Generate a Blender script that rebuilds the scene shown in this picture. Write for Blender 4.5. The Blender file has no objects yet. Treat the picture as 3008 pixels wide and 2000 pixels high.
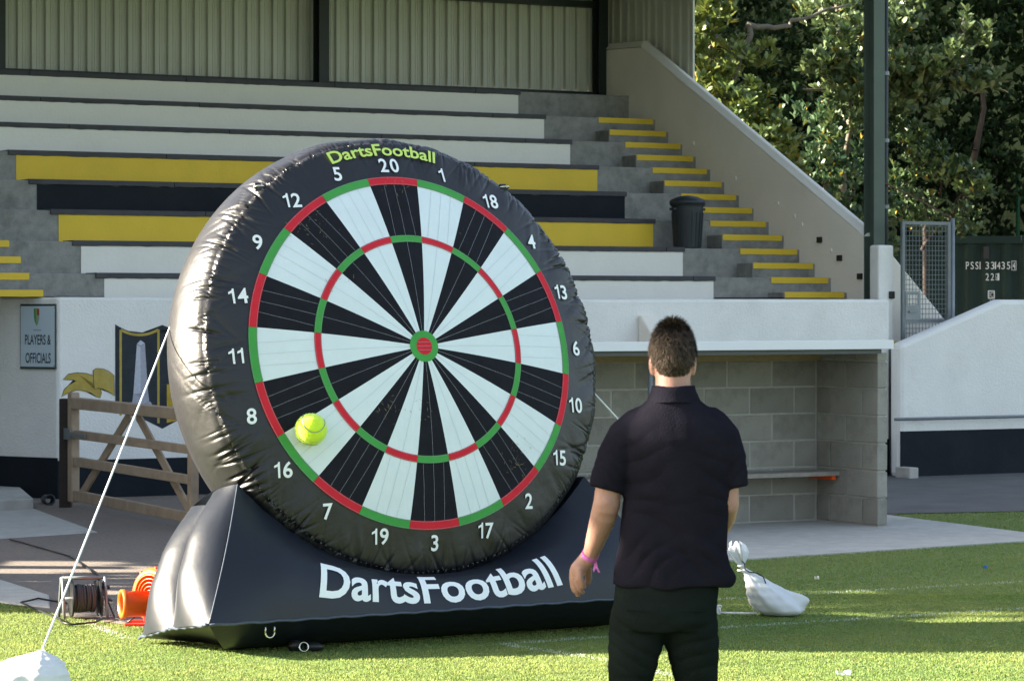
import bpy, bmesh, math, random
import numpy as np
from mathutils import Vector, Matrix, Quaternion

# ------------------------------------------------------------------ camera, sky, sun, exposure
scene = bpy.context.scene
COL = scene.collection
R = math.radians
EYE = 1.82
cam_d = bpy.data.cameras.new('camera'); cam = bpy.data.objects.new('camera', cam_d); COL.objects.link(cam)
cam.location = (0, 0, EYE); cam.rotation_euler = (R(90), 0, 0)
cam_d.sensor_width = 36.0; cam_d.lens = 7000.0 / 2358.0 * 36.0
cam_d.shift_y = -0.0335; cam_d.clip_start = 0.1; cam_d.clip_end = 2000
cam_d.dof.use_dof = True; cam_d.dof.focus_distance = 16.2; cam_d.dof.aperture_fstop = 14.0
scene.camera = cam

SUN_EL = R(20.0)
world = bpy.data.worlds.new('World'); scene.world = world; world.use_nodes = True
wn = world.node_tree.nodes; wl = world.node_tree.links
for n_ in list(wn): wn.remove(n_)
w_out = wn.new('ShaderNodeOutputWorld'); w_bg = wn.new('ShaderNodeBackground'); w_sky = wn.new('ShaderNodeTexSky')
w_sky.sky_type = 'NISHITA'; w_sky.sun_disc = False; w_sky.sun_elevation = SUN_EL; w_sky.sun_rotation = R(-90)
w_sky.air_density = 1.0; w_sky.dust_density = 2.4; w_sky.ozone_density = 0.7
w_bg.inputs['Strength'].default_value = 0.064
w_hs = wn.new('ShaderNodeHueSaturation'); w_hs.inputs['Saturation'].default_value = 0.80
wl.new(w_sky.outputs[0], w_hs.inputs['Color']); wl.new(w_hs.outputs[0], w_bg.inputs[0]); wl.new(w_bg.outputs[0], w_out.inputs[0])
sun_d = bpy.data.lights.new('sun', 'SUN'); sun = bpy.data.objects.new('sun', sun_d); COL.objects.link(sun)
sun_d.energy = 5.0; sun_d.angle = R(0.55); sun_d.color = (1.0, 0.90, 0.74)
sun.rotation_euler = Vector((math.cos(SUN_EL), -0.05, -math.sin(SUN_EL))).to_track_quat('-Z', 'Y').to_euler()
sun.location = (-30, 10, 20)
scene.view_settings.view_transform = 'Standard'; scene.view_settings.look = 'None'
scene.view_settings.exposure = 2.85; scene.view_settings.gamma = 1.0
scene.view_settings.use_curve_mapping = False
scene.render.engine = 'CYCLES'
scene.cycles.use_denoising = True
scene.cycles.max_bounces = 8

rng = random.Random(7); nrg = np.random.default_rng(7)

# ------------------------------------------------------------------ materials
def mat(name, col, rough=0.7, var=0.12, vscale=3.0, bump=0.0, bscale=60.0, spec=0.4, metal=0.0, col2=None, stain=0.0,
        stain_col=(0.1, 0.1, 0.09), stain_scale=1.5, rnd=0.0, stretch=None, transl=0.0, coat=0.0, attr=None, sheen=0.0, bdist=0.01, rvar=0.0):
    m = bpy.data.materials.new(name); m.use_nodes = True
    nt = m.node_tree; N = nt.nodes; L = nt.links
    b = N['Principled BSDF']; out = N['Material Output']
    b.inputs['Roughness'].default_value = rough; b.inputs['Metallic'].default_value = metal
    b.inputs['Specular IOR Level'].default_value = spec
    if coat: b.inputs['Coat Weight'].default_value = coat; b.inputs['Coat Roughness'].default_value = 0.2
    if sheen: b.inputs['Sheen Weight'].default_value = sheen
    tc = N.new('ShaderNodeTexCoord'); mp = N.new('ShaderNodeMapping'); L.new(tc.outputs['Object'], mp.inputs[0])
    if stretch: mp.inputs['Scale'].default_value = stretch
    if attr:
        at = N.new('ShaderNodeAttribute'); at.attribute_name = attr; base = at.outputs['Color']
    else:
        rg = N.new('ShaderNodeRGB'); rg.outputs[0].default_value = (*col, 1); base = rg.outputs[0]
    no = N.new('ShaderNodeTexNoise'); no.inputs['Scale'].default_value = vscale; no.inputs['Detail'].default_value = 6
    no.inputs['Roughness'].default_value = 0.65
    L.new(mp.outputs[0], no.inputs['Vector'])
    mr = N.new('ShaderNodeMapRange'); mr.inputs[1].default_value = 0.25; mr.inputs[2].default_value = 0.75
    mr.inputs[3].default_value = 1 - var; mr.inputs[4].default_value = 1 + var
    L.new(no.outputs[0], mr.inputs[0])
    cur = base
    if col2:
        mx = N.new('ShaderNodeMix'); mx.data_type = 'RGBA'; mx.inputs[7].default_value = (*col2, 1)
        r2 = N.new('ShaderNodeMapRange'); r2.inputs[1].default_value = 0.42; r2.inputs[2].default_value = 0.62
        L.new(no.outputs[0], r2.inputs[0]); L.new(r2.outputs[0], mx.inputs[0]); L.new(cur, mx.inputs[6]); cur = mx.outputs[2]
    mul = N.new('ShaderNodeVectorMath'); mul.operation = 'SCALE'; L.new(cur, mul.inputs[0]); L.new(mr.outputs[0], mul.inputs['Scale']); cur = mul.outputs[0]
    if rnd:
        oi = N.new('ShaderNodeObjectInfo'); m3 = N.new('ShaderNodeMapRange'); m3.inputs[3].default_value = 1 - rnd; m3.inputs[4].default_value = 1 + rnd
        L.new(oi.outputs['Random'], m3.inputs[0])
        mu2 = N.new('ShaderNodeVectorMath'); mu2.operation = 'SCALE'; L.new(cur, mu2.inputs[0]); L.new(m3.outputs[0], mu2.inputs['Scale']); cur = mu2.outputs[0]
    if stain:
        n3 = N.new('ShaderNodeTexNoise'); n3.inputs['Scale'].default_value = stain_scale; n3.inputs['Detail'].default_value = 8; n3.inputs['Roughness'].default_value = 0.7
        L.new(mp.outputs[0], n3.inputs['Vector'])
        r3 = N.new('ShaderNodeMapRange'); r3.inputs[1].default_value = 0.52; r3.inputs[2].default_value = 0.72; r3.inputs[4].default_value = stain
        L.new(n3.outputs[0], r3.inputs[0])
        mx = N.new('ShaderNodeMix'); mx.data_type = 'RGBA'; mx.inputs[7].default_value = (*stain_col, 1)
        L.new(r3.outputs[0], mx.inputs[0]); L.new(cur, mx.inputs[6]); cur = mx.outputs[2]
    L.new(cur, b.inputs['Base Color'])
    if rvar:
        r5 = N.new('ShaderNodeMapRange'); r5.inputs[3].default_value = rough - rvar; r5.inputs[4].default_value = rough + rvar
        L.new(no.outputs[0], r5.inputs[0]); L.new(r5.outputs[0], b.inputs['Roughness'])
    if bump:
        nb = N.new('ShaderNodeTexNoise'); nb.inputs['Scale'].default_value = bscale; nb.inputs['Detail'].default_value = 4
        L.new(mp.outputs[0], nb.inputs['Vector'])
        bp = N.new('ShaderNodeBump'); bp.inputs['Strength'].default_value = bump; bp.inputs['Distance'].default_value = bdist
        L.new(nb.outputs[0], bp.inputs['Height']); L.new(bp.outputs[0], b.inputs['Normal'])
    if transl:
        tr = N.new('ShaderNodeBsdfTranslucent'); L.new(cur, tr.inputs[0]); ms = N.new('ShaderNodeMixShader'); ms.inputs[0].default_value = transl
        L.new(b.outputs[0], ms.inputs[1]); L.new(tr.outputs[0], ms.inputs[2]); L.new(ms.outputs[0], out.inputs[0])
    return m

M = dict(
    render=mat('white_render', (0.80, 0.785, 0.74), 0.85, 0.06, 2.0, 0.55, 45, stain=0.22, stain_col=(0.52, 0.50, 0.43), bdist=0.012),
    render_warm=mat('white_render_warm_light', (0.82, 0.76, 0.665), 0.85, 0.04, 2.0, 0.35, 45, stain=0.10, stain_col=(0.42, 0.38, 0.30)),  # white render warmed to carry the light on left-facing walls
    white_paint=mat('white_masonry_paint', (0.79, 0.765, 0.70), 0.75, 0.05, 1.5, 0.25, 30, stain=0.25, stain_col=(0.50, 0.49, 0.42)),
    yellow=mat('yellow_masonry_paint', (0.72, 0.49, 0.035), 0.6, 0.08, 2.0, 0.2, 40, stain=0.12, stain_col=(0.35, 0.27, 0.06)),
    black_paint=mat('black_masonry_paint', (0.013, 0.017, 0.022), 0.7, 0.2, 3.0, 0.2, 40, stain=0.15, stain_col=(0.04, 0.04, 0.04), spec=0.12),
    concrete=mat('grey_concrete', (0.25, 0.245, 0.225), 0.9, 0.28, 9.0, 0.5, 70, stain=0.75, stain_col=(0.11, 0.11, 0.10), stain_scale=2.2),
    cap=mat('dark_capping', (0.055, 0.055, 0.062), 0.7, 0.25, 5.0, 0.2, 50),
    clad=mat('cream_cladding', (0.55, 0.56, 0.49), 0.55, 0.05, 1.0, stain=0.15, stain_col=(0.3, 0.3, 0.2), rnd=0.03),
    steel=mat('dark_green_steel', (0.014, 0.022, 0.020), 0.5, 0.2, 4.0, stain=0.2, stain_col=(0.03, 0.03, 0.025)),
    post=mat('green_painted_steel', (0.075, 0.10, 0.080), 0.5, 0.15, 3.0, stain=0.2, stain_col=(0.03, 0.04, 0.03)),
    roof=mat('roof_sheet', (0.30, 0.30, 0.27), 0.6, 0.08, 2.0),
    block=mat('concrete_block', (0.30, 0.29, 0.25), 0.95, 0.28, 6.0, 0.9, 90, stain=0.35, stain_col=(0.12, 0.12, 0.11), stain_scale=3.0, rnd=0.13, bdist=0.012),
    mortar=mat('mortar', (0.43, 0.415, 0.375), 0.95, 0.15, 8.0, 0.5, 90, stain=0.4, stain_col=(0.14, 0.14, 0.12)),
    white_metal=mat('white_fascia', (0.78, 0.79, 0.80), 0.45, 0.03, 2.0),
    zinc=mat('galvanised_steel', (0.22, 0.24, 0.25), 0.5, 0.15, 8.0, metal=0.4),
    grey_sheet=mat('grey_profile_sheet', (0.10, 0.11, 0.11), 0.55, 0.1, 3.0),
    timber=mat('softwood_plate', (0.33, 0.25, 0.13), 0.8, 0.2, 6.0, 0.2, 60, stretch=(1, 8, 8), stain=0.3, stain_col=(0.16, 0.11, 0.06)),
    bench=mat('weathered_plank', (0.30, 0.27, 0.23), 0.8, 0.2, 5.0, 0.2, 60, stretch=(1, 8, 8)),
    gate=mat('gate_timber', (0.36, 0.275, 0.195), 0.85, 0.22, 7.0, 0.3, 50, stain=0.35, stain_col=(0.15, 0.13, 0.10), stain_scale=6, rnd=0.08),
    dark_wood=mat('dark_stained_post', (0.035, 0.024, 0.020), 0.8, 0.25, 8.0, 0.3, 50),
    orange=mat('orange_plastic', (0.85, 0.105, 0.012), 0.35, 0.05, 3.0),
    red=mat('red_plastic', (0.62, 0.035, 0.02), 0.4, 0.06, 3.0),
    black_plastic=mat('black_plastic', (0.013, 0.013, 0.014), 0.4, 0.15, 5.0),
    bin=mat('bin_plastic', (0.022, 0.028, 0.034), 0.5, 0.15, 4.0, 0.1, 30),
    pvc=mat('black_pvc', (0.0115, 0.0115, 0.0140), 0.42, 0.15, 4.0, 0.3, 9.0, spec=0.5, bdist=0.02, rvar=0.05),
    pvc_base=mat('black_pvc_base', (0.006, 0.009, 0.016), 0.42, 0.12, 3.0, 0.22, 7.0, spec=0.42, bdist=0.015),
    piping=mat('seam_piping', (0.055, 0.07, 0.10), 0.35, 0.2, 20.0),  # bluish colour holds the reflection along the bottom seam
    board_white=mat('white_loop_fabric', (0.70, 0.77, 0.82), 0.85, 0.035, 6.0, 0.3, 14, stain=0.10, stain_col=(0.48, 0.52, 0.55), stain_scale=5, bdist=0.012),
    board_black=mat('black_loop_fabric', (0.012, 0.0125, 0.019), 0.9, 0.25, 10.0, 0.3, 14, spec=0.2, bdist=0.012),
    board_red=mat('red_loop_fabric', (0.60, 0.016, 0.035), 0.85, 0.10, 8.0, 0.3, 20),
    board_green=mat('green_loop_fabric', (0.055, 0.32, 0.065), 0.85, 0.10, 8.0, 0.3, 20),
    thread=mat('white_thread', (0.24, 0.25, 0.28), 0.8, 0.3, 60.0),
    pale_thread=mat('pale_thread', (0.50, 0.56, 0.62), 0.8, 0.1, 60.0),
    digit=mat('white_vinyl', (0.82, 0.86, 0.88), 0.5, 0.02, 3.0),
    lime=mat('lime_vinyl', (0.60, 0.78, 0.16), 0.5, 0.04, 3.0),
    chrome=mat('steel_ring', (0.62, 0.60, 0.52), 0.25, 0.1, 3.0, metal=0.9),
    ball=mat('tennis_yellow_felt', (0.62, 0.85, 0.035), 0.95, 0.08, 30.0, 0.6, 120, spec=0.1, sheen=0.5, bdist=0.006),
    rope=mat('white_rope', (0.78, 0.79, 0.80), 0.7, 0.12, 60.0, 0.5, 300),
    bag=mat('white_woven_sack', (0.66, 0.68, 0.70), 0.7, 0.06, 9.0, 0.3, 14, transl=0.10, bdist=0.008),
    line=mat('line_paint', (0.62, 0.66, 0.60), 0.9, 0.2, 20.0),
    skin=mat('skin', (0.40, 0.215, 0.165), 0.5, 0.10, 14.0, 0.12, 120, spec=0.35),
    shirt=mat('black_polo_cotton', (0.0150, 0.0138, 0.0200), 1.0, 0.2, 8.0, 0.3, 220, spec=0.0),
    trouser=mat('black_trouser_cotton', (0.0125, 0.0165, 0.0150), 1.0, 0.2, 8.0, 0.3, 200, spec=0.0),
    hair=mat('brown_hair', (0.085, 0.058, 0.038), 0.8, 0.3, 60.0, spec=0.12, attr='col'),
    shoe=mat('black_leather', (0.012, 0.012, 0.012), 0.4, 0.1, 5.0),
    pink=mat('pink_band', (0.62, 0.16, 0.50), 0.6, 0.2, 60.0),
    eye=mat('eye_white', (0.75, 0.75, 0.72), 0.2, 0.02), iris=mat('iris', (0.05, 0.09, 0.12), 0.2, 0.02), lip=mat('lip', (0.45, 0.18, 0.15), 0.5, 0.05),
    sign=mat('sign_face', (0.52, 0.61, 0.66), 0.4, 0.03, 3.0), sign_frame=mat('sign_frame', (0.04, 0.055, 0.05), 0.5),
    ink=mat('sign_ink', (0.015, 0.025, 0.045), 0.5), ink_soft=mat('sign_ink_soft', (0.18, 0.22, 0.27), 0.5),
    e_green=mat('crest_green', (0.07, 0.27, 0.10), 0.6), e_lime=mat('crest_lime', (0.20, 0.40, 0.08), 0.6),
    e_red=mat('crest_red', (0.42, 0.07, 0.05), 0.6), e_grey=mat('crest_grey', (0.30, 0.36, 0.33), 0.6),
    m_black=mat('mural_black', (0.020, 0.026, 0.032), 0.75, 0.35, 9.0, 0.3, 45, stain=0.3, stain_col=(0.07, 0.08, 0.09), stain_scale=4),
    m_gold=mat('mural_gold', (0.42, 0.31, 0.06), 0.75, 0.22, 9.0, 0.3, 45, stain=0.35, stain_col=(0.50, 0.44, 0.26), stain_scale=6),
    m_amber=mat('mural_amber', (0.48, 0.31, 0.03), 0.75, 0.22, 9.0, 0.3, 45),
    m_stone=mat('mural_stone', (0.37, 0.37, 0.43), 0.75, 0.15, 25.0, 0.3, 45), m_stone2=mat('mural_stone_pale', (0.50, 0.51, 0.57), 0.75, 0.15, 25.0, 0.3, 45),
    container=mat('container_green', (0.012, 0.026, 0.022), 0.6, 0.25, 2.0, stain=0.2, stain_col=(0.02, 0.028, 0.025), spec=0.15),
    stencil=mat('stencil_white', (0.52, 0.56, 0.55), 0.6, 0.1, 20.0),
    mesh_wire=mat('gate_wire', (0.16, 0.18, 0.19), 0.5, 0.15, 10.0, metal=0.3),
    rust=mat('rusty_steel', (0.10, 0.055, 0.035), 0.85, 0.3, 14.0),
    green_post=mat('fence_green', (0.01, 0.10, 0.045), 0.5),
    bark=mat('bark', (0.13, 0.115, 0.09), 0.9, 0.3, 12.0, 0.6, 40),
    brown_bark=mat('brown_bark', (0.035, 0.024, 0.017), 0.9, 0.3, 12.0, 0.6, 40),
    leaf=mat('laurel_leaf', (0.06, 0.10, 0.03), 0.42, 0.12, 20.0, spec=0.5, attr='col', transl=0.22),
    leaf_dark=mat('evergreen_leaf', (0.02, 0.03, 0.01), 0.6, 0.12, 20.0, spec=0.05, attr='col', transl=0.1),
    leaf_one=mat('laurel_leaf_single', (0.095, 0.14, 0.038), 0.42, 0.12, 20.0, spec=0.5, transl=0.22, rnd=0.3),
    grass=mat('grass_blade', (0.1, 0.16, 0.04), 0.7, 0.1, 5.0, attr='col', transl=0.35, spec=0.08),
    turf=mat('turf_soil', (0.13, 0.19, 0.05), 0.95, 0.3, 14.0, 0.5, 40, col2=(0.13, 0.16, 0.055)),
    asphalt=mat('worn_asphalt', (0.215, 0.183, 0.157), 0.95, 0.25, 30.0, 0.9, 90, stain=0.5, stain_col=(0.25, 0.22, 0.19), stain_scale=0.8, spec=0.1, bdist=0.008),
    asphalt2=mat('dark_asphalt', (0.10, 0.098, 0.096), 0.95, 0.25, 2.0, 0.6, 60, stain=0.5, stain_col=(0.15, 0.14, 0.135), stain_scale=0.9),
    slab=mat('pale_concrete_slab', (0.43, 0.415, 0.375), 0.92, 0.16, 6.0, 0.6, 80, stain=0.35, stain_col=(0.24, 0.235, 0.21), stain_scale=1.6),
    brick=mat('shade_building_render', (0.45, 0.43, 0.38), 0.9, 0.1), glass=mat('window_glass', (0.05, 0.06, 0.07), 0.1, 0.02),
    earth=mat('bank_earth_shade', (0.012, 0.017, 0.009), 1.0, 0.3, 0.7, 0.8, 3, spec=0.0),  # near black colour stands in for the shade deep in the wood
    straw=mat('dry_grass', (0.30, 0.24, 0.10), 0.9, 0.3, 30.0),
)

# ------------------------------------------------------------------ building helpers
class MB:
    def __init__(s): s.v = []; s.f = []
    def add(s, V, F):
        o = len(s.v); s.v += [tuple(map(float, p)) for p in V]; s.f += [tuple(i + o for i in f) for f in F]; return s
    def hexa(s, P):   # 8 corners: bottom loop 0-3, top loop 4-7
        return s.add(P, [(3, 2, 1, 0), (4, 5, 6, 7), (0, 1, 5, 4), (1, 2, 6, 5), (2, 3, 7, 6), (3, 0, 4, 7)])
    def box(s, lo, hi):
        (a, b, c), (d, e, f) = lo, hi
        return s.hexa([(a, b, c), (d, b, c), (d, e, c), (a, e, c), (a, b, f), (d, b, f), (d, e, f), (a, e, f)])
    def bar(s, p, q, w, h, up=(0, 0, 1)):   # square bar from p to q, w across, h along up
        p = Vector(p); q = Vector(q); d = (q - p).normalized(); u = Vector(up)
        x = d.cross(u)
        if x.length < 1e-4: x = d.cross(Vector((1, 0, 0)))
        x.normalize(); u = x.cross(d).normalized(); x *= w / 2; u *= h / 2
        return s.hexa([p - x - u, p + x - u, q + x - u, q - x - u, p - x + u, p + x + u, q + x + u, q - x + u])
    def tube(s, pts, rad, n=8, cap=True):
        pts = [Vector(p) for p in pts]; m = len(pts)
        rads = rad if isinstance(rad, (list, tuple)) else [rad] * m
        V = []; F = []; ref = None
        for i, p in enumerate(pts):
            d = (pts[min(i + 1, m - 1)] - pts[max(i - 1, 0)])
            if d.length < 1e-9: d = Vector((0, 0, 1))
            d.normalize()
            if ref is None: ref = d.orthogonal().normalized()
            ref = (ref - d * ref.dot(d))
            if ref.length < 1e-6: ref = d.orthogonal()
            ref.normalize(); b = d.cross(ref)
            rr = rads[i]; ra, rb = rr if isinstance(rr, (list, tuple)) else (rr, rr)
            for k in range(n):
                a = 2 * math.pi * k / n; V.append(p + ref * (ra * math.cos(a)) + b * (rb * math.sin(a)))
        for i in range(m - 1):
            for k in range(n):
                F.append((i * n + k, i * n + (k + 1) % n, (i + 1) * n + (k + 1) % n, (i + 1) * n + k))
        if cap: F.append(tuple(range(n - 1, -1, -1))); F.append(tuple(range((m - 1) * n, m * n)))
        return s.add(V, F)
    def ring(s, c, axis, R_, r_, n=24, m=8, arc=(0, 2 * math.pi), up=None):
        ax = Vector(axis).normalized(); u = Vector(up).normalized() if up else ax.orthogonal().normalized(); w = ax.cross(u)
        full = abs(arc[1] - arc[0] - 2 * math.pi) < 1e-6
        pts = [Vector(c) + (u * math.cos(t) + w * math.sin(t)) * R_ for t in np.linspace(arc[0], arc[1], n + 1)]
        return s.tube(pts, r_, m, not full)
    def lathe(s, c, axis, prof, n=32, up=None):   # prof: (distance along the axis, radius)
        ax = Vector(axis).normalized(); u = Vector(up).normalized() if up else ax.orthogonal().normalized(); w = ax.cross(u); c = Vector(c)
        V = []; F = []
        for h, r_ in prof:
            for k in range(n):
                a = 2 * math.pi * k / n; V.append(c + ax * h + (u * math.cos(a) + w * math.sin(a)) * r_)
        for i in range(len(prof) - 1):
            for k in range(n): F.append((i * n + k, i * n + (k + 1) % n, (i + 1) * n + (k + 1) % n, (i + 1) * n + k))
        return s.add(V, F)
    def grid(s, fn, nu, nv):
        V = [fn(i / nu, j / nv) for j in range(nv + 1) for i in range(nu + 1)]
        F = [(j * (nu + 1) + i, j * (nu + 1) + i + 1, (j + 1) * (nu + 1) + i + 1, (j + 1) * (nu + 1) + i) for j in range(nv) for i in range(nu)]
        return s.add(V, F)
    def prism(s, poly, fn0, fn1):   # polygon extruded between two maps of its 2-D points
        n = len(poly); V = [fn0(*p) for p in poly] + [fn1(*p) for p in poly]
        F = [tuple(range(n - 1, -1, -1)), tuple(range(n, 2 * n))] + [(i, (i + 1) % n, n + (i + 1) % n, n + i) for i in range(n)]
        return s.add(V, F)
    def ellipsoid(s, c, r, nu=20, nv=12, rot=None):
        V = []; F = []; c = Vector(c)
        for j in range(nv + 1):
            t = math.pi * j / nv
            for i in range(nu):
                a = 2 * math.pi * i / nu
                p = Vector((r[0] * math.sin(t) * math.cos(a), r[1] * math.sin(t) * math.sin(a), r[2] * math.cos(t)))
                if rot: p = rot @ p
                V.append(c + p)
        for j in range(nv):
            for i in range(nu): F.append((j * nu + i, (j + 1) * nu + i, (j + 1) * nu + (i + 1) % nu, j * nu + (i + 1) % nu))
        return s.add(V, F)

def root_loc(o):
    v = Vector((0, 0, 0))
    while o is not None: v += o.location; o = o.parent
    return v

def obj(name, mb, m, parent=None, smooth=False, bev=0.0, kind=None, loc=None, weld=False, label=None):
    V, F = (mb.v, mb.f) if isinstance(mb, MB) else mb
    o = None
    base = Vector((0, 0, 0))
    if parent is not None: base = root_loc(parent)
    elif loc is not None: base = Vector(loc)
    me = bpy.data.meshes.new(name)
    if base.length > 0:
        A = np.asarray(V, float) - np.array(base); V = A.tolist()
    me.from_pydata(V, [], F)
    if weld:
        bm = bmesh.new(); bm.from_mesh(me); bmesh.ops.remove_doubles(bm, verts=bm.verts, dist=1e-4); bm.to_mesh(me); bm.free()
    bm = bmesh.new(); bm.from_mesh(me); bmesh.ops.recalc_face_normals(bm, faces=bm.faces); bm.to_mesh(me); bm.free()
    me.materials.append(m)
    if smooth: me.polygons.foreach_set('use_smooth', [True] * len(me.polygons))
    o = bpy.data.objects.new(name, me); COL.objects.link(o)
    if parent is not None: o.parent = parent
    elif loc is not None: o.location = loc
    if bev:
        b = o.modifiers.new('bevel', 'BEVEL'); b.width = bev; b.segments = 2; b.limit_method = 'ANGLE'; b.angle_limit = R(40)
        b.harden_normals = False
    if kind: o['kind'] = kind
    if label: o['label'] = label
    return o

def fast_obj(name, V, F3, m, parent=None, col=None, kind=None, smooth=False):   # big triangle meshes
    V = np.asarray(V, np.float32); F3 = np.asarray(F3, np.int32)
    if parent is not None: V = V - np.array(root_loc(parent), np.float32)
    me = bpy.data.meshes.new(name)
    me.vertices.add(len(V)); me.vertices.foreach_set('co', V.ravel())
    k = F3.shape[1]
    me.loops.add(F3.size); me.loops.foreach_set('vertex_index', F3.ravel())
    me.polygons.add(len(F3)); me.polygons.foreach_set('loop_start', np.arange(0, F3.size, k, dtype=np.int32))
    if smooth: me.polygons.foreach_set('use_smooth', np.ones(len(F3), bool))
    me.update(calc_edges=True); me.validate()
    if col is not None:
        at = me.attributes.new('col', 'FLOAT_COLOR', 'POINT')
        c4 = np.ones((len(V), 4), np.float32); c4[:, :3] = col; at.data.foreach_set('color', c4.ravel())
    me.materials.append(m)
    o = bpy.data.objects.new(name, me); COL.objects.link(o)
    if parent is not None: o.parent = parent
    if kind: o['kind'] = kind
    return o

def thing(name, label, cat, loc=(0, 0, 0), group=None):
    o = bpy.data.objects.new(name, None); COL.objects.link(o); o.location = loc; o.empty_display_size = 0.2
    o['label'] = label; o['category'] = cat
    if group: o['group'] = group
    return o
def tag(o, label, cat, group=None):
    o['label'] = label; o['category'] = cat
    if group: o['group'] = group
    return o
def struct(name, mb, m, **k): return obj(name, mb, m, kind='structure', **k)
def copy_part(src, parent, loc, rot=None, scale=None, name=None):
    c = src.copy(); COL.objects.link(c); c.parent = parent; c.location = loc
    if rot is not None: c.rotation_euler = rot
    if scale is not None: c.scale = scale
    return c

_tc = {}
def text_mesh(s, bold=0.0):
    key = (s, bold)
    if key in _tc: return _tc[key]
    cu = bpy.data.curves.new('lettering', 'FONT'); cu.body = s; cu.size = 1.0; cu.offset = bold; cu.resolution_u = 4
    o = bpy.data.objects.new('lettering', cu); COL.objects.link(o)
    dg = bpy.context.evaluated_depsgraph_get(); me = bpy.data.meshes.new_from_object(o.evaluated_get(dg))
    bm = bmesh.new(); bm.from_mesh(me); bmesh.ops.triangulate(bm, faces=bm.faces)
    V = np.array([v.co[:] for v in bm.verts]); F = [tuple(v.index for v in f.verts) for f in bm.faces]
    bm.free(); bpy.data.meshes.remove(me); bpy.data.objects.remove(o); bpy.data.curves.remove(cu)
    V = V[:, :2]; V[:, 0] -= V[:, 0].min(); h = V[:, 1].max() if V[:, 1].max() > 0 else 1
    _tc[key] = (V, F); return V, F
def numeral(s):
    Vs = []; Fs = []; x0 = 0.0
    for c in s:
        if c == '1':
            V = np.array([(.18, 0), (.28, 0), (.28, .72), (.20, .72), (.17, .64), (.0, .56), (.0, .46), (.18, .52)]); F = [(0, 1, 2, 4), (2, 3, 4), (4, 5, 6, 7)]
        else: V, F = text_mesh(c, 0.018)
        V = V.copy(); V[:, 0] += x0 - V[:, 0].min(); o = sum(len(v) for v in Vs); Vs.append(V); Fs += [tuple(i + o for i in f) for f in F]; x0 = V[:, 0].max() + .14
    return np.concatenate(Vs), Fs
def split_long(V, F, lim):
    bm = bmesh.new(); vs = [bm.verts.new((p[0], p[1], 0)) for p in V]
    for f in F:
        try: bm.faces.new([vs[i] for i in f])
        except ValueError: pass
    for _ in range(4):
        es = [e for e in bm.edges if e.calc_length() > lim]
        if not es: break
        bmesh.ops.subdivide_edges(bm, edges=es, cuts=1); bmesh.ops.triangulate(bm, faces=bm.faces)
    bm.verts.index_update()
    V2 = np.array([v.co[:2] for v in bm.verts]); F2 = [tuple(v.index for v in f.verts) for f in bm.faces]; bm.free(); return V2, F2

# ------------------------------------------------------------------ the stand's own axes: s along the facade (away to the right), t into the stand
YAW = R(29.5)
U = Vector((math.cos(YAW), math.sin(YAW), 0)); W_ = Vector((-math.sin(YAW), math.cos(YAW), 0)); ORI = Vector((3.0875, 25.0, 0))
def S(s, t, z=0.0): return ORI + U * s + W_ * t + Vector((0, 0, z))
def sbox(mb, s0, s1, t0, t1, z0, z1):
    return mb.hexa([S(s0, t0, z0), S(s1, t0, z0), S(s1, t1, z0), S(s0, t1, z0), S(s0, t0, z1), S(s1, t0, z1), S(s1, t1, z1), S(s0, t1, z1)])
def SB(*a): return sbox(MB(), *a)

# ------------------------------------------------------------------ ground
struct('pitch_ground', MB().add([(-300, -60, 0), (300, -60, 0), (300, 420, 0), (-300, 420, 0)], [(0, 1, 2, 3)]), M['turf'])
yard = [(-2.0, 17.1, .004), (-2.37, 17.55, .004), (-2.62, 17.84, .004), (-2.97, 18.44, .004), (-3.13, 18.60, .004), (-9, 20.0, .004), (-14, 30, .004), (-6, 48, .004), (14, 50, .004), (22, 38, .004), (9.0, 28.4, .004), (4.537, 26.934, .004), (3.385, 26.597, .004), (3.25, 26.3, .004),
        (1.2, 23.4, .004), (-0.3, 20.6, .004), (-1.2, 18.2, .004), (-1.3, 17.3, .004)]
struct('asphalt_yard', MB().add(yard, [tuple(range(len(yard)))]), M['asphalt'])
ap = [S(-5.4, -2.42, .009), S(-3.0, -2.13, .009), S(0.0, -1.764, .009), S(3.2, -1.36, .009), S(3.2, -0.9, .009), S(0.568, -1.057, .009), S(0.70, 0.03, .009), S(0.824, 1.116, .009), S(-5.0, 1.1, .009)]
struct('concrete_apron', MB().prism([(p.x, p.y) for p in ap], lambda x, y: (x, y, -0.08), lambda x, y: (x, y, 0.012)), M['slab'])
def slab(name, pts, z): struct(name, MB().prism(pts, lambda x, y: (x, y, -0.05), lambda x, y: (x, y, z)), M['slab'], bev=0.01)
struct('asphalt_strip', MB().add([(1.3, 25.6, .008), (3.0, 26.45, .008), (3.385, 26.597, .008), (4.537, 26.934, .008), (9, 28.4, .008), (12, 33, .008), (10, 36, .008), (1, 32.5, .008)], [tuple(range(8))]), M['asphalt2'])
slab('concrete_slab', [(-3.9, 21.4), (-3.40, 20.18), (-2.905, 19.08), (-2.78, 18.3), (-2.97, 18.46), (-3.135, 18.63), (-4.3, 19.0)], 0.012)
slab('concrete_slab', [(-4.60, 26.9), (-4.27, 27.2), (-3.33, 24.43), (-4.0, 23.75), (-6.5, 25.0)], 0.010)
slab('concrete_ramp_slab', [(-5.9, 31.5), (-4.60, 29.9), (-4.72, 29.1), (-4.29, 27.25), (-4.61, 26.95), (-7.0, 27.5)], 0.10)

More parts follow.
